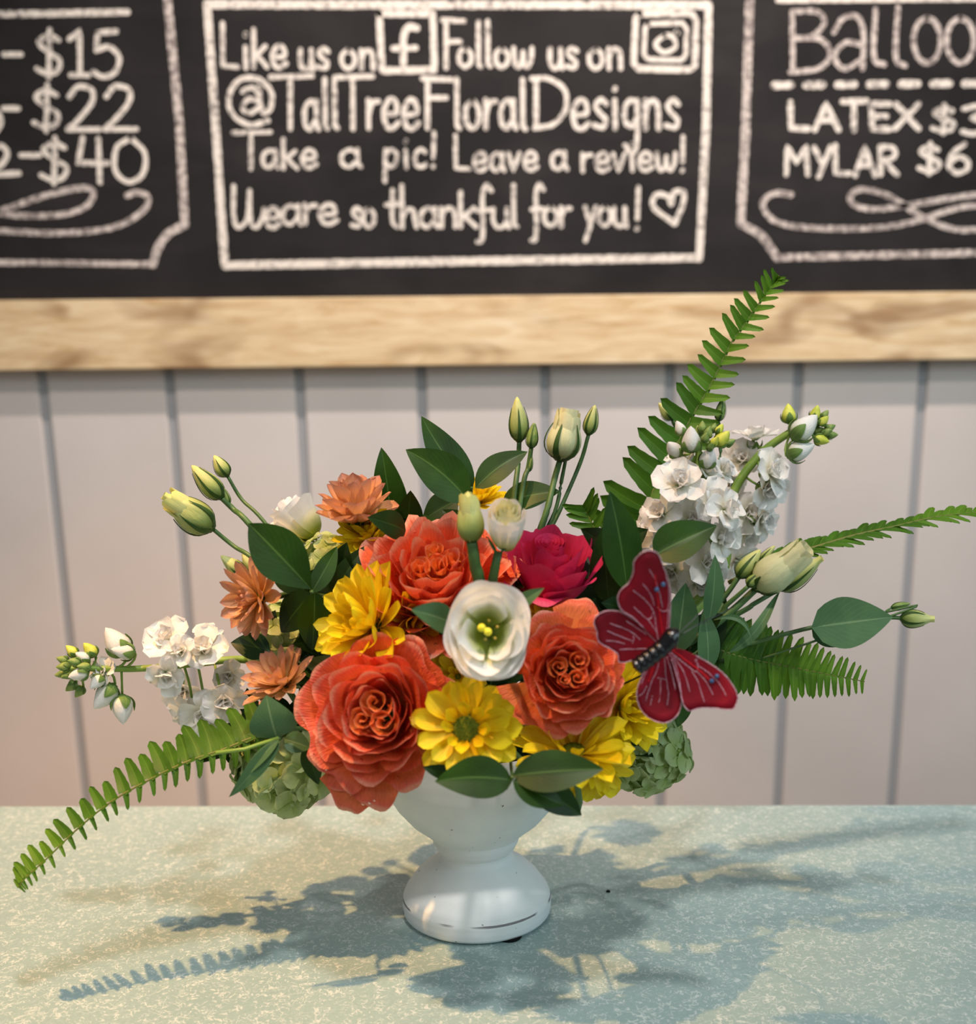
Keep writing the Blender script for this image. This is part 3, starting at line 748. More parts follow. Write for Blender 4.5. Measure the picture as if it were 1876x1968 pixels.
# leaflets for the ferns
def leaflet_mesh(mat, seed, blunt=.74):
    rng = random.Random(seed); V, A = [], []; nu, nv = 5, 9
    for j in range(nv):
        t = j / (nv - 1)
        w_ = (.75 + .25 * math.cos(t * PI * .9)) if t < blunt else (.75 + .25 * math.cos(blunt * PI * .9)) * math.sqrt(max(0, 1 - ((t - blunt) / (1 - blunt)) ** 2))
        w_ = max(w_, .03) * (1 + .04 * math.sin(t * 22 + seed))
        for i in range(nu):
            u = -1 + 2 * i / (nu - 1); bx = .10 * t * t
            aur = .10 if (j == 0 and u > .4) else 0
            V.append(Vector((u * .15 * w_ + bx, t + aur, .03 * abs(u) + .10 * t * (1 - t) - .06 * t * t)))
            A.append((t, (u + 1) / 2, .5))
    return mesh_data('leaflet', V, grid_faces(nu, nv), mat, A)
LFT = {}
def fern(label, pts, n, la, lb, aa, ab, fa, fb, nrm=(0, 0, 1), wid=1.0, tipmix=.6, seed=1, start=.02, radm=1.0, curl=True):
    """la/lb: leaflet length in px along the frond (function of t) on the left-hand and right-hand side;
    aa/ab: angle to the rachis; fa/fb: how far each side folds out of the frond's plane"""
    rng = random.Random(seed); P = [at(*p) for p in pts]; cur = crom(P, 160)
    root = thing('fern_frond', P[0], label, 'fern', 'sword fern fronds')
    tube('rachis', [cur[i] for i in range(0, 161, 4)], lambda t: .00085 * radm * (1.15 - .75 * t), M_twig, root, 6)
    N0 = vdir(*nrm)
    for k in range(n):
        tt = start + (1 - start) * (k + .5) / n; i = min(159, int(tt * 160)); p = cur[i].lerp(cur[i + 1], .5)
        d = (cur[min(160, i + 2)] - cur[max(0, i - 2)]).normalized(); nn = (N0 - N0.dot(d) * d).normalized(); s = nn.cross(d)
        for sg, ln, ang, fo in ((1, la, aa, fa), (-1, lb, ab, fb)):
            L = (ln(tt) if callable(ln) else ln) * mpp(p) * rng.uniform(.93, 1.06)
            if L < 1e-4: continue
            a = math.radians((ang(tt) if callable(ang) else ang) + rng.uniform(-5, 5)); f = math.radians((fo(tt) if callable(fo) else fo) + rng.uniform(-8, 8))
            out = (s * sg * math.cos(f) + nn * math.sin(f)); dr = (d * math.cos(a) + out * math.sin(a)).normalized()
            nz = (nn * math.cos(f) - s * sg * math.sin(f)).normalized(); nz = (nz - nz.dot(dr) * dr).normalized(); x = dr.cross(nz) * 1.0
            key = (tt > tipmix, k % 3)
            if key not in LFT: LFT[key] = leaflet_mesh(M_ferntip if key[0] else M_fern, key[1])
            M = Matrix((x * sg, dr, nz)).transposed().to_4x4(); M.translation = p
            inst('leaflet', LFT[key], M @ Matrix.Diagonal((L * wid * rng.uniform(.95, 1.05), L, L, 1)) @ Matrix.Translation((0, -.07, 0)), root)
    return root

def bud_geo(L, R, mat_tip, open_=0.0, twist=1.2, seed=0, nu=30, nv=20):
    V, A = [], []
    for j in range(nv):
        t = j / (nv - 1)
        pr = math.sin(PI * min(1, t * .94 + .03) ** (.62)) ** .85 if t < 1 else 0
        if open_: pr = max(pr, open_ * min(1, t * 2.2)) if t > .3 else pr
        for i in range(nu):
            q = 2 * PI * i / nu; rr = R * pr * (1 + .07 * math.sin(5 * (q + twist * t)) * t + .03 * math.sin(11 * q + seed))
            V.append(Vector((rr * math.cos(q), rr * math.sin(q), L * t))); A.append((t, i / nu, (seed % 10) / 10))
    return V, grid_faces(nu, nv, 0, True), A
def bud(root, b, t, wpx, mat, sep=.75, seed=0, open_=0, petals=False, name='bud', green=None, sepn=5, splay=.0):
    """lisianthus bud from base pixel b to tip pixel t"""
    B, T = at(*b), at(*t); L = (T - B).length; R = wpx * mpp(B) / 2; M = frame(B, T - B)
    V, Fc, A = bud_geo(L, R, None, open_, seed=seed)
    o = mk(name, [M @ v for v in V], Fc, mat, root, attr=A)
    if petals:                                       # loosely wrapped petal edges at the mouth
        for i in range(5):
            V, Fc, A = wrap_geo(i * 1.257 + seed, .85, R * .25, R * (1.04 - .05 * i * .5), -L * .02, L * (1.0 - .05 * (i % 3)), lip=R * .16, drop=R * .10, ruff=R * .06, seed=seed + i, nu=13, nv=12, spiral=R * .10, edge=.12, pinch=.42)
            mk('petal', [M @ v for v in V], Fc, mat, root, attr=A)
    for i in range(sepn):
        q = i * 2 * PI / sepn + seed; V, A = [], []; nv = 9
        for j in range(nv):
            t_ = j / (nv - 1); z = L * sep * t_
            pr = math.sin(PI * min(1, (z / L) * .94 + .03) ** .62) ** .85
            rr = R * pr * (1.05 + .0 * t_) + R * .05 + splay * R * t_ ** 3; wd = R * (.42 * (1 - t_) ** .8 + .03) * (1 if t_ < .99 else .2)
            for u in (-1, 0, 1):
                a = q + u * wd / max(rr, R * .3) * .5
                V.append(M @ Vector(((rr + (.06 * R if u == 0 else 0)) * math.cos(a), (rr + (.06 * R if u == 0 else 0)) * math.sin(a), z))); A.append((t_, .5 + u * .4, .3))
        mk('sepal', V, grid_faces(3, nv), green or M_sepal, o, attr=A)
    V, Fc = lathe([(.0001, -L * .05), (R * .28, -L * .05), (R * .5, L * .01), (R * .62, L * .06)], 12)
    mk('calyx', [M @ v for v in V], Fc, green or M_sepal, root, attr=[(.2, .2, 0)] * len(V))
    return o
def stem_px(root, pts, rad, mat=None, tohub=True, label=None):
    P = [at(*p) for p in pts] + ([HUB] if tohub else [])
    return tube('stem', crom(P, 24), lambda t: rad * (1 + .3 * t), mat or M_stem, root, 8)

# stock florets and hydrangea florets: a few shared shapes
def floret_mesh(seed):
    g = Geo(); rng = random.Random(seed)
    for ri, (n, L, el, w_) in enumerate(((5, 1.0, 8, .95), (4, .72, 38, .8), (3, .5, 62, .7))):
        for i in range(n):
            V, Fc, A = petal_geo(L * rng.uniform(.85, 1.1), w_ * rng.uniform(.85, 1.1), 7, 8, math.radians(30), math.radians(-10 if ri == 0 else 20), .25, .72, 0, .085, seed * 20 + ri * 7 + i, rng.uniform(-.3, .3), .22, .08)
            M = Matrix.Rotation(2 * PI * (i + .5 * ri) / n + rng.uniform(-.25, .25), 4, 'Z') @ Matrix.Translation((0, .04, 0)) @ Matrix.Rotation(math.radians(el + rng.uniform(-14, 14)), 4, 'X')
            g.add(V, Fc, A, M)
    return mesh_data('floret', g.V, g.F, M_stock, g.A)
def hyd_mesh(seed):
    g = Geo(); rng = random.Random(seed)
    for i in range(4):
        V, Fc, A = petal_geo(1.0 * rng.uniform(.9, 1.1), 1.12, 7, 8, math.radians(12), math.radians(-14), .16, .62, .3, .05, seed * 9 + i, 0, .25)
        g.add(V, Fc, A, Matrix.Rotation(PI / 2 * i + rng.uniform(-.1, .1), 4, 'Z') @ Matrix.Translation((0, .03, .01 * (i % 2))))
    V, Fc = lathe([(.0001, .10), (.06, .08), (.09, .02), (.05, -.04)], 8); g.add(V, Fc, [(0, .3, 0)] * len(V))
    return mesh_data('floret', g.V, g.F, M_hyd, g.A)
FLO = [floret_mesh(s) for s in range(5)]; HYD = [hyd_mesh(s + 30) for s in range(4)]
def tb_mesh(mat, seed, open_=.0):
    """small stock bud with its green sepals"""
    g = Geo(); V, Fc, A = bud_geo(1.0, .36, None, seed=seed, nu=12, nv=9); g.add(V, Fc, A)
    return mesh_data('bud', g.V, g.F, mat, g.A)
TBG = tb_mesh(M_budtight, 1); TBY = tb_mesh(M_budyel, 2); TBW = tb_mesh(M_stock, 3)
def calyx_mesh():
    g = Geo()
    for i in range(4):
        V, A = [], []
        for j in range(8):
            t = j / 7; z = .50 * t; pr = .36 * math.sin(PI * min(1, z * .94 + .03) ** .62) ** .85 * 1.10 + .012; wd = .19 * (1 - t ** 2.2) + .02
            for u in (-1, -.5, 0, .5, 1):
                a = i * PI / 2 + u * wd / max(pr, .2); rr = pr + .02 * (1 - abs(u))
                V.append(Vector((rr * math.cos(a), rr * math.sin(a), z))); A.append((t, .5 + u * .4, .3))
        g.add(V, grid_faces(5, 8), A)
    V, Fc = lathe([(.0001, -.06), (.1, -.05), (.2, .06), (.3, .2)], 10); g.add(V, Fc, [(0, .2, 0)] * len(V))
    return mesh_data('calyx', g.V, g.F, M_ssep, g.A)
CLX = calyx_mesh()
def stock(label, stem, florets, buds, rad=.0030, seed=3):
    rng = random.Random(seed); P = [at(*p) for p in stem]; root = thing('stock_stem', P[0], label, 'stock flower', 'white stock stems')
    cur = crom(P, 60); tube('stem', crom([HUB] + P, 50), lambda t: rad * (1.1 - .45 * t), M_stemlight, root, 8)
    def near(p): return min(cur, key=lambda q: (q - p).length)
    for i, (x, y, Y, rpx, fx, fy, fz) in enumerate(florets):
        p = at(x, y, Y); r = rpx * mpp(p); ax = vdir(fx, fy, fz)
        M = frame(p - ax * r * .25, ax) @ Matrix.Rotation(rng.uniform(0, 6), 4, 'Z') @ Matrix.Scale(r, 4)
        inst('floret', FLO[i % 5], M, root)
        q = near(p); base = p - ax * r * .38
        inst('calyx', CLX, frame(base - ax * r * .25, ax) @ Matrix.Scale(r * .8, 4), root)
        tube('pedicel', crom([q, q.lerp(base, .55) - ax * r * .1, base], 6), .0009, M_stemlight, root, 6)
    for i, (x, y, Y, L, dx_, dy_, dz_, kd) in enumerate(buds):
        p = at(x, y, Y); l = L * mpp(p); ax = vdir(dx_, dy_, dz_)
        M = frame(p - ax * l * .5, ax) @ Matrix.Rotation(rng.uniform(0, 6), 4, 'Z') @ Matrix.Scale(l, 4)
        inst('bud', {'g': TBG, 'y': TBY, 'w': TBW}[kd], M, root)
        inst('calyx', CLX, M @ Matrix.Scale(1.02, 4), root)
        if L > 24:
            q = near(p); b_ = p - ax * l * .55; tube('pedicel', crom([q, q.lerp(b_, .6) - ax * l * .1, b_], 5), .0008, M_stemlight, root, 6)
    return root
def hydrangea(label, c, R, axis, n, spx, seed, squash=(1, 1, 1), keep=None):
    rng = random.Random(seed); C0 = at(*c); r = R * mpp(C0); root = thing('hydrangea', C0, label, 'hydrangea', 'green hydrangea heads')
    ax = Vector(axis).normalized(); M0 = frame(C0, ax)
    for i in range(n):
        z = 1 - 1.35 * (i + .5) / n; q = i * 2.39996; s = math.sqrt(max(0, 1 - z * z))
        d = Vector((s * math.cos(q) * squash[0], s * math.sin(q) * squash[1], z * squash[2]))
        nn = (M0.to_3x3() @ d).normalized(); p = M0 @ (d * r * rng.uniform(.86, 1.04))
        nn = (nn + Vector((rng.uniform(-.3, .3), rng.uniform(-.3, .3), rng.uniform(-.3, .3)))).normalized()
        f = spx * mpp(C0) * rng.uniform(.8, 1.15)
        inst('floret', HYD[i % 4], frame(p, nn) @ Matrix.Rotation(rng.uniform(0, 6), 4, 'Z') @ Matrix.Scale(f, 4), root)
    g = Geo()
    for i in range(0, n, 2):
        z = 1 - 1.35 * (i + .5) / n; q = i * 2.39996; s = math.sqrt(max(0, 1 - z * z))
        p = M0 @ (Vector((s * math.cos(q) * squash[0], s * math.sin(q) * squash[1], z * squash[2])) * r * .9)
        V, Fc = tube_geo([C0 - ax * r * .6, (C0 - ax * r * .1).lerp(p, .5), p], .0007, 5); g.add(V, Fc)
    o = mk('pedicels', g.V, g.F, M_stemlight, root); o['kind'] = 'stuff'
    stem_in(root, C0 - ax * r * .6, -ax, .0028)
    return root
# ------------------------------------------------------------------ roses
GR = 'orange garden roses'
rose('garden_rose', at(732, 1370, .588), vdir(-.12, .10, 1), 132 * mpp(at(732, 1370, .588)), M_orange,
     'large coral orange rose at front left, hanging over the vase rim', GR, 11, N=26, quarters=((.02, .13, 1.0), (.14, -.14, .95), (-.15, -.11, .85)), matc=M_orangein,
     outer=((168, .62, 1.12, .10, .12, .10), (135, .6, 1.05, .12, .1, .1), (100, .6, 1.0, .15, .1, .05), (60, .6, 1.05, .05, .1, .1), (200, .55, 1.06, .1, .14, .12),
            (228, .5, 1.10, .05, .16, .16), (255, .5, 1.22, -.05, .16, .2), (290, .5, 1.0, 0, .14, .1), (20, .55, 1.02, .02, .12, .1), (245, .36, 1.42, -.22, .1, .2)), dew=90, roll=vdir(1, 0, 0))
rose('garden_rose', at(838, 1122, .645), vdir(-.02, .52, .85), 134 * mpp(at(838, 1122, .645)), M_orange2,
     'wide ruffled orange rose above the yellow mums, beside the magenta rose', GR, 23, N=28, quarters=((.06, -.04, 1.0), (-.20, -.06, .8), (.26, .05, .8), (.02, .22, .7)),
     outer=((150, .6, 1.10, .12, .10, .08), (110, .6, 1.0, .14, .12, .1), (70, .6, 1.0, .14, .12, .1), (30, .6, 1.08, .12, .1, .08), (190, .5, 1.02, .1, .1, .1), (350, .5, .98, .05, .1, .1), (255, .6, .95, -.05, .1, .1), (300, .5, .98, -.05, .1, .1)), dew=110, ruffk=1.9, matc=M_orangein, roll=vdir(1, 0, 0))
rose('garden_rose', at(1090, 1290, .590), vdir(.06, .12, 1), 98 * mpp(at(1090, 1290, .590)), M_orange,
     'coral orange rose at the right with a quartered heart, touching the butterfly', GR, 37, N=24, quarters=((-.22, .04, .9), (.15, .18, .95), (.13, -.18, .95), (-.12, -.2, .6)), matc=M_orangein,
     outer=((76, .42, 1.42, -.25, .10, .16), (52, .4, 1.22, -.15, .12, .12), (212, .36, 1.42, -.3, .10, .2), (232, .4, 1.18, -.2, .12, .2), (10, .6, 1.05, .1, .12, .08), (330, .5, 1.04, .08, .12, .1), (285, .5, 1.04, .02, .14, .14), (255, .5, 1.12, -.12, .14, .14), (110, .5, 1.15, -.1, .1, .1)), dew=25, roll=vdir(1, 0, 0))
rose('garden_rose', at(1056, 1078, .650), vdir(.0, .78, .60), 92 * mpp(at(1055, 1082, .65)), M_magenta,
     'magenta rose with a high spiral heart, left of the tall leaves', 'garden roses in other colours', 51, N=11, quarters=((.0, .0, 1.15),), hi=.50, deep=.95, lipk=.9, ruffk=.5, tight=1, fall=.12, rmax=.56,
     outer=((250, .85, 1.0, .10, .20, .32), (300, .7, .98, .20, .16, .2), (15, .7, 1.0, .34, .22, .12), (175, .6, .95, .25, .12, .2)), roll=vdir(1, 0, 0))
# a small red bloom half hidden behind the greenery
rose('garden_rose', at(862, 992, .735), vdir(-.1, .5, .8), 30 * mpp(at(862, 992, .735)), M_red, 'small dark red bloom half hidden behind the lisianthus bud', 'garden roses in other colours', 61, N=7, roll=vdir(1, 0, 0), ruffk=.5, stemdir=(0, 0, -1))

# ------------------------------------------------------------------ chrysanthemums
GY, GB = 'yellow daisy chrysanthemums', 'bronze chrysanthemums'
full = [(15, 1.0, 6, 24, -.04), (14, .88, 24, 30, .03), (12, .70, 44, 36, .08), (8, .45, 62, 40, .10)]
daisy = [(13, 1.0, 4, 6, -.03), (12, .90, 16, 10, .03), (8, .55, 40, 30, .07)]
def m_(x, y, Y, rp): p = at(x, y, Y); return p, rp * mpp(p)
p, r = m_(715, 1205, .625, 120); mum('chrysanthemum', p, vdir(-.75, .25, .75), r, M_yellow, 'yellow mum with petals fanning left, between the two orange roses', GY, 3, full, .12, wid=.30, kind='y')
p, r = m_(795, 1195, .640, 82); mum('chrysanthemum', p, vdir(.55, -.35, .8), r, M_yellow, 'yellow mum tucked under the lisianthus leaf', GY, 4, full, .12, wid=.32)
p, r = m_(896, 1400, .566, 84); mum('chrysanthemum', p, vdir(-.10, .12, 1), r, M_yellow, 'yellow daisy mum with a round green centre facing the viewer', GY, 5, daisy, .36, wid=.44, kind='d')
p, r = m_(1102, 1446, .590, 106); mum('chrysanthemum', p, vdir(-.05, .80, .62), r, M_yellow, 'yellow daisy mum under the right orange rose, centre half hidden by petals', GY, 6, daisy, .26, wid=.34, kind='d')
p, r = m_(1195, 1360, .625, 96); mum('chrysanthemum', p, vdir(.5, .1, .8), r, M_yellow, 'yellow mum shaded behind the lower butterfly wing', GY, 7, full, .12, wid=.32)
p, r = m_(1140, 1470, .610, 78); mum('chrysanthemum', p, vdir(.3, -.5, .7), r, M_yellow, 'yellow mum lowest at the right, petals hanging beside the ruscus leaf', GY, 8, daisy, .2, wid=.36, kind='d')
p, r = m_(1045, 1185, .640, 58); mum('chrysanthemum', p, vdir(.1, .6, .8), r, M_yellow, 'yellow mum showing only broad petals below the magenta rose', GY, 9, daisy, .2, wid=.5, kind='e')
p, r = m_(712, 1032, .690, 72); mum('chrysanthemum', p, vdir(-.2, .6, .7), r, M_yellow, 'yellow mum under the upper bronze mum', GY, 10, full, .12, wid=.34)
p, r = m_(915, 965, .770, 62); mum('chrysanthemum', p, vdir(.0, .8, .5), r, M_yellow, 'yellow mum peeping out behind the two pale lisianthus buds', GY, 11, full, .12, wid=.34)
p, r = m_(880, 1300, .640, 62); mum('chrysanthemum', p, vdir(.1, .0, 1), r, M_yellow, 'yellow mum deep in the shade below the open white lisianthus', GY, 12, daisy, .12, wid=.36, kind='d')
p, r = m_(686, 998, .690, 92); mum('chrysanthemum', p, vdir(-.06, .85, .42), r, M_bronze, 'upper bronze mum with upright petals', GB, 21, [(12, .95, 12, 20, -.04), (11, 1.0, 34, 16, .0), (9, .98, 54, 10, .04), (6, .85, 72, 10, .06)], .1, wid=.40, kind='b')
p, r = m_(496, 1150, .650, 84); mum('chrysanthemum', p, vdir(-.62, -.05, .7), r, M_bronze, 'bronze mum at the left under the large glossy leaf', GB, 22, [(15, .95, 2, 16, -.04), (13, .92, 20, 18, .0), (10, .78, 40, 24, .05), (7, .5, 60, 40, .08)], .1, wid=.31, kind='b')
p, r = m_(545, 1315, .640, 84); mum('chrysanthemum', p, vdir(-.40, .62, .6), r, M_bronze, 'bronze mum low at the left beside the large coral rose', GB, 23, [(13, .95, 8, 20, -.04), (11, .9, 30, 18, .0), (9, .8, 50, 10, .05), (5, .5, 66, 20, .08)], .1, wid=.28, kind='b')

# ------------------------------------------------------------------ lisianthus
GL = 'white lisianthus'
def lis_open():
    c = at(938, 1212, .552); ax = vdir(-.02, .06, 1); R = 80 * mpp(c); M = frame(c, ax, vdir(1, 0, 0))
    root = thing('lisianthus', c, 'open white lisianthus bloom with a yellow stigma at the centre of the bouquet', 'lisianthus', GL)
    k = 0
    for n, rt, zt, sp, lip, drop, rf, ph0 in ((3, .98, .08, 1.25, .12, .12, .035, .5), (3, .93, .16, 1.2, .10, .10, .03, 1.6), (3, .76, .26, 1.25, .14, .05, .03, .2), (3, .60, .32, .95, .10, .0, .04, 1.5)):
        for i in range(n):
            V, Fc, A = wrap_geo(ph0 + i * 2 * PI / n, sp, R * .06, R * rt, -R * .62, R * zt, R * lip, R * drop, R * rf, 700 + k, 21, 14, R * .03, .16, .8)
            V = [M @ Vector((v.x * .96, v.y * 1.14, v.z)) for v in V]
            mk('petal', V, Fc, M_white, root, attr=A); k += 1
    S = R
    pis = tube('pistil', [M @ Vector((0, 0, -.6 * S)), M @ Vector((-.02 * S, .02 * S, -.25 * S)), M @ Vector((-.05 * S, .03 * S, .06 * S))], lambda t: S * (.12 - .07 * t), M_pistil, root, 10)
    for x, y in ((-.15, .06), (.0, -.04)):
        V, Fc = lathe([(.0001, .06), (.06, .05), (.10, 0), (.085, -.06), (.0001, -.08)], 16)
        mk('stigma', [M @ (Vector((v.x + x, v.y + y, v.z + .12)) * S) for v in V], Fc, M_stigma, pis)
    for i in range(5):
        a = i * 1.257 + .4; e = Vector((.2 * math.cos(a) + .04, .24 * math.sin(a), -.02 + .03 * (i % 2))) * S
        st = tube('stamen', [M @ Vector((.05 * S * math.cos(a), .05 * S * math.sin(a), -.5 * S)), M @ (e + Vector((0, 0, -.1 * S))), M @ e], S * .014, M_pistil, root, 5)
        V, Fc = lathe([(.0001, .05), (.03, .03), (.035, -.02), (.0001, -.05)], 8)
        mk('anther', [M @ (Vector((v.x, v.y, v.z)) * S + e) for v in V], Fc, M_anther, st)
    leaf(root, (875, 1200, .575), (790, 1172, .555), 62, M_lisleaf, (0.1, .3, 1), bend=.05, fold=.12, shape=.9)
    leaf(root, (985, 1172, .58), (1046, 1130, .575), 30, M_lisleaf, (-.1, .3, 1), bend=.05, fold=.3)
    stem_in(root, M @ Vector((0, 0, -.6 * R)), -ax, .0022)
    return root
lis_open()
# the pair standing above it
root = thing('lisianthus', at(955, 1100, .60), 'half open white lisianthus standing with a closed bud on thick green stems', 'lisianthus', GL)
c = at(972, 1040, .60); T_ = at(972, 948, .60); R = 46 * mpp(c); M = frame(c, vdir(.04, .66, .75), vdir(1, 0, 0)); L = (T_ - c).length
for i in range(13):
    t = i / 12
    V, Fc, A = wrap_geo(i * 2.4 + .6, 1.45 - .45 * t, R * .12, R * (.10 + .86 * t), -R * .3, R * (2.05 - .30 * t), R * (.04 + .09 * t), R * (.02 + .10 * t), R * .035, 820 + i, 17, 12, R * .05, .06, .4, .22)
    mk('petal', [M @ v for v in V], Fc, M_cream if i < 8 else M_white, root, attr=A)
stem_px(root, [(958, 1060, .60), (950, 1100, .60), (942, 1160, .615)], .0024, M_stem)
for a, b in (((955, 1064, .592), (936, 1030, .592)), ((962, 1062, .592), (985, 1040, .592))): leaf(root, a, b, 7, M_sepal, name='sepal')
bud(root, (907, 1040, .598), (899, 944, .598), 52, M_budgreen, .0, 4, 0, True, sepn=4)
stem_px(root, [(907, 1042, .598), (913, 1085, .60), (922, 1160, .615)], .0031, M_stem)
# white bloom behind at the left
root = thing('lisianthus', at(606, 1040, .74), 'white lisianthus seen from behind, left of the upper bronze mum', 'lisianthus', GL)
c = at(604, 1035, .735); R = 56 * mpp(c); M = frame(c, vdir(-.72, .72, .1), vdir(1, 0, 0))
for i in range(12):
    t = i / 11
    V, Fc, A = wrap_geo(i * 2.4 + .6, 1.3 - .4 * t, R * .10, R * (.2 + .75 * t), 0, R * (1.75 - .45 * t), R * (.05 + .22 * t), R * (.02 + .14 * t), R * .045, 860 + i, 15, 11, R * .05, .06, .4, .10)
    mk('petal', [M @ v for v in V], Fc, M_white, root, attr=A)
for i in range(5):
    a = i * 1.257; V, Fc, A = petal_geo(R * 1.1, R * .16, 3, 7, math.radians(50), math.radians(75), .3, .3, .9, 0, i)
    mk('sepal', [M @ (Matrix.Rotation(a, 4, 'Z') @ (v + Vector((0, R * .1, -R * .1)))) for v in V], Fc, M_sepal, root, attr=A)
stem_px(root, [(606, 1042, .735), (625, 1075, .73), (680, 1180, .72)], .0019)

# left group of buds
def budthing(label, parts, stems, leaves=()):
    root = thing('lisianthus_bud', at(*parts[0][0]), label, 'flower bud', 'lisianthus buds')
    for b, t, wd, mt, sp, sd, op, pt in parts: bud(root, b, t, wd, mt, sp, sd, op, pt)
    for pts, rad in stems: stem_px(root, pts, rad)
    for lf in leaves:
        kw = dict(lf[3]) if len(lf) > 3 else {}; leaf(root, lf[0], lf[1], lf[2], kw.pop('mat', M_lisleaf), **kw)
    return root
budthing('plump pale bud furthest left, pointing up and left', [((406, 1014, .70), (314, 952, .69), 62, M_budgreen, .62, 1, .25, True)], [([(407, 1015, .70), (450, 1050, .70), (492, 1078, .69), (600, 1180, .69)], .0013)])
budthing('slim green bud above the plump left one, with a tiny side bud', [((425, 955, .71), (368, 894, .71), 40, M_budgreen, .85, 2, 0, False), ((440, 968, .712), (428, 935, .712), 13, M_budtight, .8, 3, 0, False)],
         [([(426, 957, .71), (450, 980, .71), (480, 1008, .70), (600, 1150, .70)], .0017)])
budthing('smallest green bud topmost of the left group', [((437, 914, .72), (411, 875, .72), 29, M_budgreen, .85, 6, 0, False)], [([(438, 916, .72), (465, 960, .72), (508, 1003, .71), (620, 1150, .70)], .0011)])
budthing('two small yellowish buds low behind the left bronze mum', [((470, 1104, .70), (424, 1068, .70), 30, M_budgreen, .5, 7, 0, False), ((492, 1100, .71), (466, 1064, .71), 28, M_budgreen, .3, 8, .2, False)], [([(470, 1104, .70), (520, 1150, .70)], .0012)])
# upper centre buds
budthing('tall pale bud, leftmost of the upper centre group', [((998, 846, .73), (994, 762, .73), 36, M_budgreen, .75, 1, 0, False)], [([(998, 848, .73), (996, 890, .73), (990, 940, .72), (975, 1060, .71)], .0016)])
budthing('small dark green bud beside the tall pale bud', [((1021, 860, .725), (1027, 812, .725), 23, M_budtight, .95, 2, 0, False), ((1018, 905, .725), (1022, 872, .725), 10, M_budtight, .9, 5, 0, False)], [([(1021, 862, .725), (1015, 900, .725), (1006, 930, .72), (985, 1060, .71)], .0015)])
budthing('large cream bud just opening in the upper centre group', [((1077, 882, .72), (1096, 786, .72), 66, M_cream, .72, 3, .55, True)], [([(1077, 882, .72), (1066, 920, .72), (1050, 985, .71), (1015, 1090, .71)], .0019), ([(1087, 885, .725), (1080, 920, .725), (1066, 985, .72), (1020, 1090, .71)], .0012)])
budthing('green bud on a long bare stem, rightmost of the upper centre group', [((1131, 834, .73), (1144, 778, .73), 27, M_budgreen, .9, 4, 0, False)], [([(1131, 836, .73), (1115, 890, .73), (1074, 985, .72), (1020, 1100, .71)], .0013)])
# near the tall fern
budthing('small green bud poking out left of the tall fern', [((1292, 805, .77), (1266, 774, .77), 24, M_budgreen, .5, 2, 0, False)], [([(1292, 806, .77), (1310, 870, .77), (1250, 1000, .75)], .0012)])
budthing('pointed olive bud right of the tall fern above the white stock', [((1381, 808, .76), (1390, 764, .76), 20, M_budtight, .9, 6, 0, False)], [([(1381, 810, .76), (1378, 830, .76), (1340, 960, .75)], .0011)])
# right group
budthing('big creamy bud with twisted petals at the right above the butterfly', [((1456, 1128, .66), (1552, 1052, .645), 70, M_cream, .25, 5, .5, True), ((1500, 1130, .675), (1580, 1072, .665), 42, M_budgreen, .8, 7, .3, False)],
         [([(1456, 1129, .66), (1400, 1180, .66), (1340, 1225, .66), (1180, 1330, .67)], .0021), ([(1500, 1131, .675), (1450, 1160, .67), (1380, 1200, .67)], .0014)])
budthing('green bud left of the big creamy bud, with a smaller one below it', [((1420, 1108, .665), (1462, 1056, .665), 36, M_budgreen, .85, 8, 0, False), ((1438, 1126, .655), (1464, 1100, .655), 24, M_budtight, .85, 9, 0, False), ((1462, 1080, .67), (1490, 1048, .67), 18, M_budgreen, .8, 4, 0, False)],
         [([(1420, 1109, .665), (1390, 1150, .665), (1330, 1215, .665)], .0015), ([(1438, 1127, .655), (1400, 1160, .66), (1330, 1218, .665)], .0014)])
# far right: heart leaf and bud
budthing('pale bud at the far right end of a long stem behind a heart-shaped leaf', [((1733, 1188, .66), (1796, 1190, .655), 34, M_budgreen, .7, 1, .35, False), ((1714, 1168, .665), (1750, 1160, .665), 15, M_budtight, .8, 2, 0, False)],
         [([(1733, 1188, .66), (1700, 1188, .66), (1575, 1203, .66), (1450, 1235, .665), (1370, 1258, .67), (1150, 1380, .68)], .0012), ([(1714, 1168, .665), (1702, 1176, .663), (1700, 1188, .66)], .0006)],
         [((1572, 1204, .652), (1716, 1186, .655), 100, dict(heart=.85, bend=.03, fold=.12, nrm=(0, .1, 1), shape=.8)), ((1566, 1206, .662), (1655, 1232, .66), 60, dict(heart=.7, bend=-.05, fold=.1, nrm=(0, -.2, 1), shape=.8))])

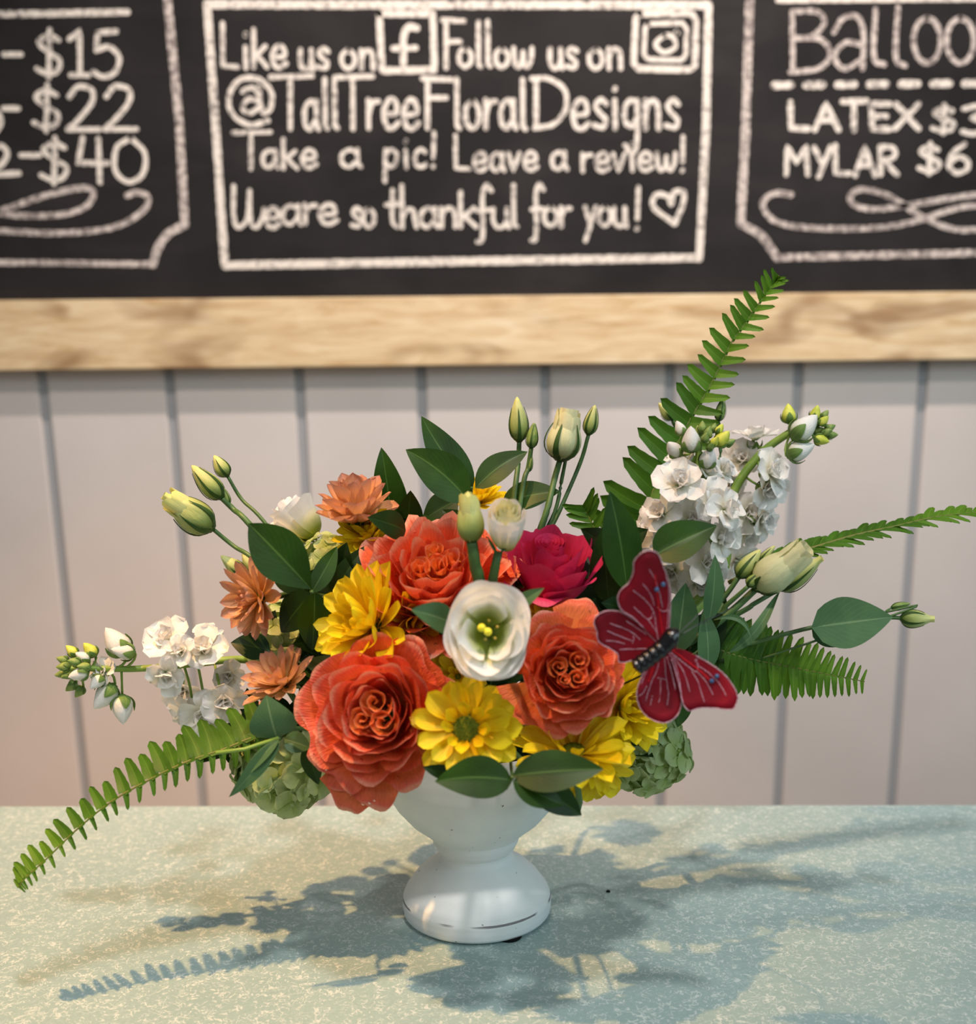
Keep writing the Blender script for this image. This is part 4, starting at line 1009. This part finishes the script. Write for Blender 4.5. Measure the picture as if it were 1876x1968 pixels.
# ------------------------------------------------------------------ stock
stock('tall white stock stem with a bud cluster on top, in front of the tall fern', [(1345, 1150, .70), (1342, 1050, .70), (1338, 950, .70), (1345, 835, .70)],
      [(1306, 925, .672, 54, -.1, .35, 1), (1268, 985, .68, 48, -.6, .2, .7), (1275, 1040, .69, 50, -.5, 0, .8), (1372, 962, .676, 48, .3, .3, 1), (1400, 980, .67, 46, .5, .1, .9), (1330, 1000, .68, 44, 0, 0, 1),
       (1362, 1080, .685, 50, .3, 0, 1), (1390, 1035, .675, 46, .6, 0, .8), (1345, 1118, .70, 52, .1, -.3, 1), (1292, 1100, .705, 46, -.4, -.2, .8), (1310, 880, .70, 38, -.5, .6, .6), (1362, 905, .70, 36, .5, .6, .6), (1250, 1010, .705, 44, -.8, 0, .4), (1395, 905, .715, 34, .7, .3, .6)],
      [(1328, 843, .685, 52, -.1, .8, .5, 'w'), (1294, 862, .69, 40, -.6, .5, .6, 'w'), (1362, 878, .685, 46, .1, .6, .7, 'w'), (1390, 842, .69, 38, .5, .6, .6, 'y'), (1374, 848, .685, 24, .3, .5, .8, 'y'), (1362, 830, .69, 24, .2, .9, .3, 'g'), (1350, 820, .695, 24, 0, 1, .2, 'g'),
       (1342, 828, .70, 22, -.2, 1, .2, 'g'), (1372, 822, .70, 20, .3, 1, .1, 'g'), (1356, 840, .68, 22, .1, .7, .7, 'g'), (1366, 858, .68, 20, .2, .4, .8, 'g'), (1404, 850, .70, 22, .8, .4, .4, 'g'), (1306, 822, .70, 30, -.4, .8, .3, 'w'), (1384, 824, .695, 22, .5, .9, .1, 'y')])
stock('leaning white stock stem further right, its green tip of buds reaching up right', [(1350, 1160, .76), (1400, 970, .77), (1455, 880, .775), (1520, 830, .77), (1575, 800, .765)],
      [(1452, 835, .79, 46, .0, .8, .3), (1488, 905, .76, 50, .6, .2, .8), (1478, 940, .765, 46, .5, -.3, .9), (1470, 1000, .77, 46, .7, -.2, .7), (1440, 985, .775, 44, .3, -.2, 1), (1425, 880, .79, 44, -.3, .2, .8), (1440, 1030, .785, 42, .4, -.6, .7), (1420, 1080, .79, 40, .3, -.5, .8), (1400, 930, .80, 42, -.4, 0, .8)],
      [(1548, 820, .76, 62, .7, .7, .2, 'w'), (1540, 865, .76, 54, .9, .35, .2, 'w'), (1516, 794, .77, 38, -.1, 1, .1, 'y'), (1568, 792, .765, 28, .2, .9, .4, 'y'), (1584, 808, .76, 24, .5, .6, .6, 'y'), (1596, 822, .765, 22, .8, .4, .3, 'g'), (1580, 846, .76, 30, .8, -.3, .4, 'y'),
       (1600, 836, .765, 22, .9, 0, .2, 'g'), (1590, 830, .76, 22, .7, .2, .6, 'g'), (1574, 828, .765, 24, .6, .2, .6, 'g'), (1586, 796, .77, 20, .6, .8, .1, 'g'), (1570, 812, .765, 22, .5, .7, .4, 'g')], rad=.0036, seed=8)
stock('white stock stem lying out to the left, tip of green buds pointing left', [(560, 1290, .70), (470, 1268, .69), (380, 1275, .68), (270, 1285, .67), (190, 1285, .665), (130, 1285, .66)],
      [(318, 1226, .665, 50, -.1, .6, .8), (390, 1245, .665, 50, .1, .5, .8), (345, 1250, .655, 36, -.2, .2, 1), (318, 1300, .655, 44, .1, -.6, .9), (395, 1375, .665, 56, .2, -.4, .9), (430, 1350, .66, 46, .3, -.2, .9), (360, 1375, .68, 48, -.4, -.6, .7), (350, 1330, .70, 42, 0, -.4, .9), (400, 1215, .70, 36, .1, .9, .3),
       (196, 1290, .665, 30, -.3, .2, .9), (440, 1300, .68, 36, .2, -.2, 1)],
      [(222, 1232, .665, 64, -.5, .8, .3, 'w'), (236, 1252, .66, 44, -.9, .2, .4, 'w'), (200, 1340, .665, 58, -.6, -.8, .3, 'w'), (236, 1365, .665, 56, .1, -1, .2, 'w'), (185, 1312, .66, 34, -.5, -.7, .5, 'w'), (172, 1248, .665, 34, -.5, .7, .4, 'y'), (137, 1250, .665, 28, -.6, .7, .4, 'y'), (158, 1262, .66, 30, -.7, .5, .5, 'w'),
       (150, 1296, .655, 38, -.9, -.3, .4, 'w'), (122, 1282, .66, 28, -1, 0, .3, 'g'), (130, 1298, .66, 26, -.9, -.3, .4, 'g'), (136, 1320, .67, 26, -.8, -.7, .1, 'g'), (152, 1330, .67, 26, -.6, -.9, .1, 'g'), (120, 1268, .665, 24, -.9, .3, .4, 'g'), (142, 1272, .655, 26, -.8, .2, .6, 'g'), (160, 1282, .655, 28, -.6, .1, .8, 'g'), (116, 1296, .665, 22, -1, -.2, .2, 'g')], rad=.0026, seed=12)

# ------------------------------------------------------------------ hydrangeas
hydrangea('pale green hydrangea low at the left over the counter', (545, 1472, .655), 88, vdir(-.25, -.55, .75), 44, 41, 5, (1.05, .8, .9))
hydrangea('pale green hydrangea low at the right behind the yellow mums', (1240, 1440, .70), 84, vdir(.45, -.35, .7), 44, 38, 6, (1.0, .85, .9))
hydrangea('pale green hydrangea deep at the left between the bronze mums', (560, 1235, .695), 74, vdir(-.5, .2, .8), 36, 36, 7)
hydrangea('yellowish green hydrangea under the upper bronze mum, mostly hidden', (640, 1095, .715), 66, vdir(-.3, .6, .6), 30, 28, 8)

# ------------------------------------------------------------------ ruscus and other leaves
sprig('ruscus_sprig', 'dark glossy ruscus sprig standing up at the top centre', 'ruscus sprigs', [
    ((908, 940, .70), (810, 800, .70), 72, dict(nrm=(.3, .2, 1), bend=.05, side=-.06)),
    ((900, 962, .69), (780, 864, .69), 84, dict(nrm=(-.2, .3, 1), bend=.04, side=.05)),
    ((914, 938, .70), (1014, 868, .71), 56, dict(nrm=(.1, .4, 1), bend=.06, side=-.04)),
    ((965, 965, .725), (1076, 944, .72), 62, dict(nrm=(0, .4, 1), bend=.05))], [(906, 935, .70), (903, 985, .71), (900, 1080, .71)])
sprig('ruscus_sprig', 'small dark ruscus sprig behind the top orange rose', 'ruscus sprigs', [
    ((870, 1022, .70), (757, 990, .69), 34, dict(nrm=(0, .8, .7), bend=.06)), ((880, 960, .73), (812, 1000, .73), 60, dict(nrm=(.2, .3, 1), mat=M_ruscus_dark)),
    ((905, 1020, .72), (850, 980, .725), 40, dict(mat=M_ruscus_dark))], [(875, 1024, .70), (900, 1080, .70)])
sprig('ruscus_sprig', 'upright ruscus sprig behind the upper bronze mum', 'ruscus sprigs', [
    ((752, 1000, .735), (733, 860, .735), 58, dict(nrm=(.3, .1, 1), bend=.04)), ((775, 1010, .74), (755, 890, .745), 44, dict(nrm=(-.4, .1, 1), bend=.04)), ((762, 1000, .74), (718, 930, .742), 44, dict(mat=M_ruscus_dark))],
    [(755, 1000, .737), (790, 1080, .72)])
sprig('ruscus_sprig', 'broad glossy ruscus leaves at the upper left over the bronze mum', 'ruscus sprigs', [
    ((598, 1132, .63), (478, 1006, .625), 100, dict(nrm=(.1, .15, 1), bend=.05, shape=1.4)), ((598, 1140, .64), (648, 1050, .66), 40, dict(nrm=(.4, 0, 1))),
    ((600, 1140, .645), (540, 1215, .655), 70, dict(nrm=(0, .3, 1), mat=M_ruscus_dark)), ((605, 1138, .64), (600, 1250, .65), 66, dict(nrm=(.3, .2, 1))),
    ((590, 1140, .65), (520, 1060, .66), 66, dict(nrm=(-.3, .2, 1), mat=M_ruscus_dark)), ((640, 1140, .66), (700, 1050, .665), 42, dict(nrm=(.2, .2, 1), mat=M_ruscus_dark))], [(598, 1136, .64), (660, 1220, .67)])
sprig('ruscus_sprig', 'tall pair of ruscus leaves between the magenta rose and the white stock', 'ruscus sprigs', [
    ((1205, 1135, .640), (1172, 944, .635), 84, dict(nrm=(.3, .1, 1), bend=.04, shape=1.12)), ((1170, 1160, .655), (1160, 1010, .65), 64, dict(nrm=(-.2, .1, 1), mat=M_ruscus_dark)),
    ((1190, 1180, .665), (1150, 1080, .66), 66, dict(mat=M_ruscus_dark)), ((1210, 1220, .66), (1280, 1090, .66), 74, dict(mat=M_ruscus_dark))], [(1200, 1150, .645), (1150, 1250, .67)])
sprig('ruscus_sprig', 'short wide ruscus leaf lying across the white stock above the butterfly', 'ruscus sprigs', [
    ((1256, 1068, .635), (1378, 1010, .64), 84, dict(nrm=(-.1, .35, 1), bend=.05, fold=.25, shape=.85))], [(1256, 1070, .636), (1230, 1150, .66)])
sprig('ruscus_sprig', 'four dark ruscus leaves hanging over the front rim of the vase', 'ruscus sprigs', [
    ((985, 1500, .545), (836, 1502, .540), 84, dict(nrm=(0, .3, 1), bend=.05, side=.04)), ((985, 1490, .543), (1160, 1478, .538), 84, dict(nrm=(.1, .4, 1), bend=.05)),
    ((986, 1500, .540), (1084, 1548, .540), 62, dict(nrm=(.2, .5, 1), bend=.04, side=.03)), ((1020, 1500, .555), (1118, 1567, .555), 64, dict(nrm=(0, .2, 1), mat=M_ruscus_dark)), ((880, 1490, .560), (812, 1474, .555), 30, dict(mat=M_ruscus_dark))],
    [(985, 1496, .546), (975, 1440, .61), (940, 1420, .65)], rad=.0009)
sprig('lisianthus_foliage', 'blue green twisting leaves right of the butterfly under the creamy bud', 'lisianthus leaf clusters', [
    ((1362, 1195, .645), (1374, 1066, .64), 46, dict(nrm=(.4, .1, 1), bend=.05)), ((1300, 1255, .645), (1318, 1120, .635), 70, dict(nrm=(-.1, .1, 1), bend=.04)),
    ((1360, 1290, .648), (1352, 1170, .65), 52, dict(nrm=(.4, .1, 1))), ((1400, 1255, .65), (1500, 1135, .66), 22, dict(bend=.1, side=.1, twist=.8)), ((1370, 1192, .65), (1446, 1235, .64), 12, dict(side=-.3)), ((1340, 1290, .66), (1390, 1120, .67), 60, dict(mat=M_ruscus_dark))],
    [(1345, 1250, .65), (1200, 1350, .67)], mat=M_lisleaf, stemmat=M_stem)
sprig('lisianthus_foliage', 'curled blue green leaves below the low bronze mum at the left', 'lisianthus leaf clusters', [
    ((532, 1418, .600), (512, 1336, .600), 92, dict(nrm=(0, .25, 1), bend=.12, fold=-.1, shape=.75)), ((538, 1424, .598), (440, 1532, .59), 34, dict(nrm=(.2, .3, 1), bend=.06, twist=.5)),
    ((536, 1422, .597), (462, 1500, .592), 26, dict(nrm=(-.4, .3, 1), bend=.05)), ((545, 1420, .605), (598, 1438, .605), 44, dict(nrm=(0, .4, 1))), ((590, 1430, .615), (612, 1508, .612), 40, dict(mat=M_ruscus_dark))],
    [(536, 1420, .60), (580, 1400, .63)], mat=M_lisleaf)
r_ = bpy.data.objects['lisianthus_foliage.001']
tube('cut_stem', [at(415, 1447, .59), at(470, 1440, .595), at(536, 1418, .60)], .0012, M_stemlight, r_, 7, label='cut end of a pale green side stem')
# leaves added to make the bouquet's gaps look dark, shade in their colour
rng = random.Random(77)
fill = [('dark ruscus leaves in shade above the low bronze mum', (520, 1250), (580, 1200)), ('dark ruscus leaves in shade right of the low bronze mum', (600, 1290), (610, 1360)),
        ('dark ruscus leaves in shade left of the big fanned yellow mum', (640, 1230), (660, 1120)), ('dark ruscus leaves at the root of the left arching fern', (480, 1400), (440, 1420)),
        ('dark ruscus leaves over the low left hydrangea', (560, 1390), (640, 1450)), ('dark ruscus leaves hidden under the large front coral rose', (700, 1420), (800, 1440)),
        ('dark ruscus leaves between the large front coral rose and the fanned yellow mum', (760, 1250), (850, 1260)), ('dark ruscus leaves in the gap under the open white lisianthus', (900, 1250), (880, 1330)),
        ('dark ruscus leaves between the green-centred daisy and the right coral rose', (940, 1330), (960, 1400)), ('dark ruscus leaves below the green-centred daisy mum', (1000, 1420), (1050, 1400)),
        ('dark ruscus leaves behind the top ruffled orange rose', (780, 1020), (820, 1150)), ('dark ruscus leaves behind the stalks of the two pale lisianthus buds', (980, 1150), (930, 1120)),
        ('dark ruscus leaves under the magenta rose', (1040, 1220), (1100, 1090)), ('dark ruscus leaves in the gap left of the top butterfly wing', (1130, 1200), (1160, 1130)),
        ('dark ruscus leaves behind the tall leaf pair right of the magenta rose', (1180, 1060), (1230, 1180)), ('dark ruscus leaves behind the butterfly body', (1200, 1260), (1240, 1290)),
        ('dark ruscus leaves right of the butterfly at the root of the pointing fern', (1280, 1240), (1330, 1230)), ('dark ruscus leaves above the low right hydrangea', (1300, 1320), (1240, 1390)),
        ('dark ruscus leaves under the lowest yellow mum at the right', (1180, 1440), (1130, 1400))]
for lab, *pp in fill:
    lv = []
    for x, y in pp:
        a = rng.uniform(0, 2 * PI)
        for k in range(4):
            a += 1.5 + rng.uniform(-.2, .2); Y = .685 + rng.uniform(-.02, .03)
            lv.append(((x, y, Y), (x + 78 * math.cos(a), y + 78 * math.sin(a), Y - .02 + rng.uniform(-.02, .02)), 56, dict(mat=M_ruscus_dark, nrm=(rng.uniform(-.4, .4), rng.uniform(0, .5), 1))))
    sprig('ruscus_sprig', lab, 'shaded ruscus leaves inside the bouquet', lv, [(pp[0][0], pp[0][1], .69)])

# ------------------------------------------------------------------ ferns
fern('long fern frond arching down to the left towards the counter', [(585, 1385, .640), (500, 1412, .634), (430, 1440, .627), (360, 1464, .620), (290, 1497, .614), (215, 1540, .608), (150, 1592, .602), (90, 1650, .594), (48, 1688, .588), (36, 1706, .587)],
     25, lambda t: 52 * (1 - .62 * t) if t < .93 else 18, lambda t: 120 * (1 - .60 * t) if t < .93 else 28, 78, 94, -30, -4, (-.10, .72, .80), 1.12, .72, 2, start=.1)
fern('tall fern frond rising at the right in front of the chalkboard', [(1210, 1060, .75), (1238, 980, .75), (1282, 890, .755), (1330, 800, .76), (1368, 735, .765), (1402, 665, .77), (1440, 610, .775), (1472, 565, .78), (1492, 538, .785), (1497, 530, .783)],
     25, lambda t: 116 * (1 - min(t, .45) * 1.0) * (1 - .55 * max(0, t - .45)) * (1 - .75 * t ** 7), lambda t: 96 * (1 - min(t, .45) * 1.05) * (1 - .55 * max(0, t - .45)) * (1 - .75 * t ** 7), lambda t: 84 + 10 * t, lambda t: 80, lambda t: 4 + 46 * t, lambda t: 14 + 40 * t, (.1, .1, 1), 1.35, .36, 3, start=.02)
fern('slender fern frond reaching out to the right edge of the picture', [(1400, 1120, .70), (1500, 1072, .70), (1560, 1054, .70), (1640, 1030, .705), (1720, 1012, .71), (1800, 994, .715), (1880, 985, .72), (1940, 982, .725)],
     27, lambda t: 56 * (1 - .25 * t), lambda t: 56 * (1 - .25 * t), 56, 62, -40, 46, (0, .3, 1), 1.5, .62, 4, start=.1, radm=1.6)
fern('short fern frond below the butterfly pointing right', [(1330, 1225, .665), (1392, 1252, .665), (1450, 1268, .67), (1520, 1282, .675), (1590, 1296, .68), (1662, 1310, .685)],
     26, lambda t: 86 * (1 - .70 * t ** 2.2), lambda t: 86 * (1 - .70 * t ** 2.2), 80, 80, 14, -14, (0, .25, 1), 1.05, .5, 5, start=.04)
fern('small dark fern frond half hidden behind the magenta rose', [(1200, 1120, .70), (1165, 1060, .705), (1135, 1000, .71), (1122, 975, .71)], 8, 50, 50, 60, 60, 10, 20, (0, 0, 1), 1.1, 2.0, 6)

# ------------------------------------------------------------------ butterfly
M_w = NT('velvet_wing', .6, .25); r0_, g0_, b0_ = M_w.attr()[:3]
cW = M_w.ramp(M_w.noise(26, 3, M_w.pos()), [(.3, '#6e0212'), (.7, '#980720')]); M_w.color(cW)
M_w.b.inputs['Sheen Weight'].default_value = .12; M_w.b.inputs['Sheen Tint'].default_value = srgb('#c2304c')
M_w.bump(M_w.noise(900, 2, M_w.pos()), .2, .0005); M_wing = M_w.m
M_glit = simple('silver_glitter_line', '#c06a8a', .35, .6, .2, '#f2d4dc', 1400, .6)
M_vred = simple('bright_red_vein', '#d0101c', .5, .3)
M_blue = simple('blue_bead', '#1c3a5c', .15, .8, 0, '#3a6a9a', 900)
def bx(p): return (1120 + p[0] / 4.467, 1020 + p[1] / 4.467)
YB = .545
bf = thing('butterfly', at(1262, 1255, YB), 'crimson velvet butterfly ornament with glitter veins, perched at the right of the bouquet', 'butterfly')
NB = vdir(0, 0, 1)
def wing_pt(p, base, reach, tilt):
    d = math.hypot(p[0] - base[0], p[1] - base[1]) / reach
    x, y = bx(p); return at(x, y, YB + .004 + tilt * d + .003 * math.sin(d * 3.1))
def wing(name, base, out, tilt, veins, reds=(), beads=()):
    reach = max(math.hypot(p[0] - base[0], p[1] - base[1]) for p in out)
    O = [(v.x, v.y) for v in crom([(a, b, 0) for a, b in out], len(out) * 5)]; n = len(O); nr = 9
    V, A = [], []
    for side in (0, 1):
        for j in range(nr):
            t = (j + .4) / (nr - .6)
            for q in O:
                p = (base[0] + (q[0] - base[0]) * t, base[1] + (q[1] - base[1]) * t)
                V.append(wing_pt(p, base, reach, tilt) - NB * (.0006 * side)); A.append((t, 0, 0))
    Fc = grid_faces(n, nr) + [tuple(reversed(f)) for f in grid_faces(n, nr, n * nr)]
    Fc += [((nr - 1) * n + i, (nr - 1) * n + i + 1, n * nr + (nr - 1) * n + i + 1, n * nr + (nr - 1) * n + i) for i in range(n - 1)]
    wg = mk(name, V, Fc, M_wing, bf, attr=A)
    rg = random.Random(len(out))
    def ln(nm, P, rad, mt):
        Q = crom([Vector((a, b, 0)) for a, b in P], max(8, len(P) * 5))
        pts = [wing_pt((q.x + rg.uniform(-2, 2), q.y + rg.uniform(-2, 2)), base, reach, tilt) + NB * rad * .5 for q in Q]
        tube(nm, pts, lambda t: rad * .8 * (.75 + .5 * abs(math.sin(t * 40 + rad * 1e5))), mt, wg, 5)
    ln('glitter_edge', out[2:-1] if len(out) > 6 else out, .00030, M_glit)
    for P in veins: ln('glitter_vein', P, .00020, M_glit)
    for P in reds: ln('red_vein', P, .0004, M_vred)
    for p in beads:
        c_ = wing_pt(p, base, reach, tilt) + NB * .001
        V, Fc = lathe([(.0001, .0013), (.0009, .0011), (.0013, .0004), (.0011, -.0006)], 12)
        Mx = frame(c_, NB); mk('bead', [Mx @ v for v in V], Fc, M_blue, wg)
wing('wing', (695, 960), [(655, 955), (600, 900), (520, 830), (430, 745), (335, 680), (300, 600), (320, 520), (400, 440), (435, 350), (440, 270), (500, 195), (580, 170), (650, 205), (690, 300), (725, 400), (755, 540), (750, 700), (742, 850), (712, 935)], -.012,
     [[(650, 950), (630, 830), (610, 700), (540, 600), (430, 510)], [(610, 700), (560, 760), (440, 655)], [(635, 870), (560, 760)], [(615, 640), (580, 540), (515, 455)], [(685, 660), (660, 540), (625, 430), (570, 330)], [(640, 655), (680, 690), (725, 680), (740, 600), (735, 480), (712, 375)], [(705, 930), (725, 840), (735, 680)]],
     [[(690, 940), (665, 760), (640, 560), (620, 380)]], [(688, 462), (632, 505)])
wing('wing', (650, 985), [(655, 965), (600, 900), (520, 820), (440, 765), (340, 700), (230, 685), (140, 715), (95, 780), (120, 860), (125, 920), (150, 965), (230, 1010), (300, 1060), (315, 1130), (420, 1115), (520, 1070), (620, 1030), (640, 1005)], -.006,
     [[(640, 965), (560, 880), (460, 780), (330, 700)], [(545, 890), (460, 830), (375, 775)], [(495, 935), (400, 860), (235, 795)], [(425, 945), (330, 910), (210, 860)], [(425, 970), (440, 920), (430, 905)], [(360, 972), (280, 950), (200, 945)], [(620, 1015), (480, 1015), (315, 1020)]])
wing('wing', (735, 1025), [(770, 1005), (860, 1020), (970, 1070), (1090, 1140), (1190, 1210), (1270, 1300), (1320, 1390), (1330, 1450), (1300, 1520), (1250, 1537), (1150, 1525), (1020, 1520), (920, 1545), (870, 1500), (848, 1430), (835, 1350), (800, 1220), (760, 1100), (728, 1045)], -.010,
     [[(750, 1040), (850, 1120), (970, 1210), (990, 1150), (965, 1110), (985, 1105)], [(980, 1150), (1080, 1220), (1170, 1310), (1235, 1420)], [(990, 1215), (1060, 1300), (1120, 1410)], [(935, 1205), (990, 1300), (1045, 1475)], [(780, 1080), (870, 1220), (920, 1385)], [(740, 1050), (790, 1130), (830, 1290), (850, 1440)], [(720, 1080), (760, 1200), (795, 1365)]],
     [[(760, 1020), (880, 1110), (1000, 1200), (1090, 1280)]], [(1148, 1248), (1103, 1290)])
wing('wing', (700, 1060), [(680, 1050), (640, 1070), (590, 1115), (535, 1195), (490, 1290), (465, 1380), (470, 1460), (510, 1550), (580, 1612), (680, 1650), (760, 1630), (820, 1570), (845, 1490), (850, 1400), (832, 1300), (795, 1180), (745, 1070), (712, 1050)], -.004,
     [[(700, 1075), (715, 1250), (735, 1400), (725, 1500)], [(640, 1265), (690, 1270), (712, 1280)], [(668, 1280), (665, 1400), (652, 1480)], [(660, 1075), (640, 1190), (590, 1300), (540, 1460)], [(610, 1110), (540, 1220), (500, 1320)], [(598, 1415), (580, 1500)], [(550, 1330), (520, 1390), (480, 1420)]],
     [[(620, 1110), (590, 1220), (560, 1300)]])
body = crom([at(*bx(q), YB - .006) for q in ((440, 1185), (520, 1130), (600, 1070), (690, 1000), (770, 920), (822, 915))], 48)
def brad(t):
    return .0001 + .0046 * (min(1, (t / .06)) ** .5) * (1 - max(0, (t - .95) / .05) ** 2 * .9) * (.86 + .14 * abs(math.sin(t * 26)) if t < .62 else 1.15 - .2 * abs(math.cos((t - .62) * 9)))
tube('body', body, brad, M_black, bf, 16)
for P in ([(800, 900), (900, 810), (1000, 715)], [(825, 905), (1000, 800), (1130, 740), (1300, 650)]):
    tube('antenna', crom([at(*bx(p), YB + .004 * i) for i, p in enumerate(P)], 12), .0003, M_black, bf, 5)
tube('wire_pick', crom([at(1262, 1255, YB + .004), at(1250, 1290, YB + .04), HUB + Vector((.02, 0, .01))], 12), .0006, M_black, bf, 6)
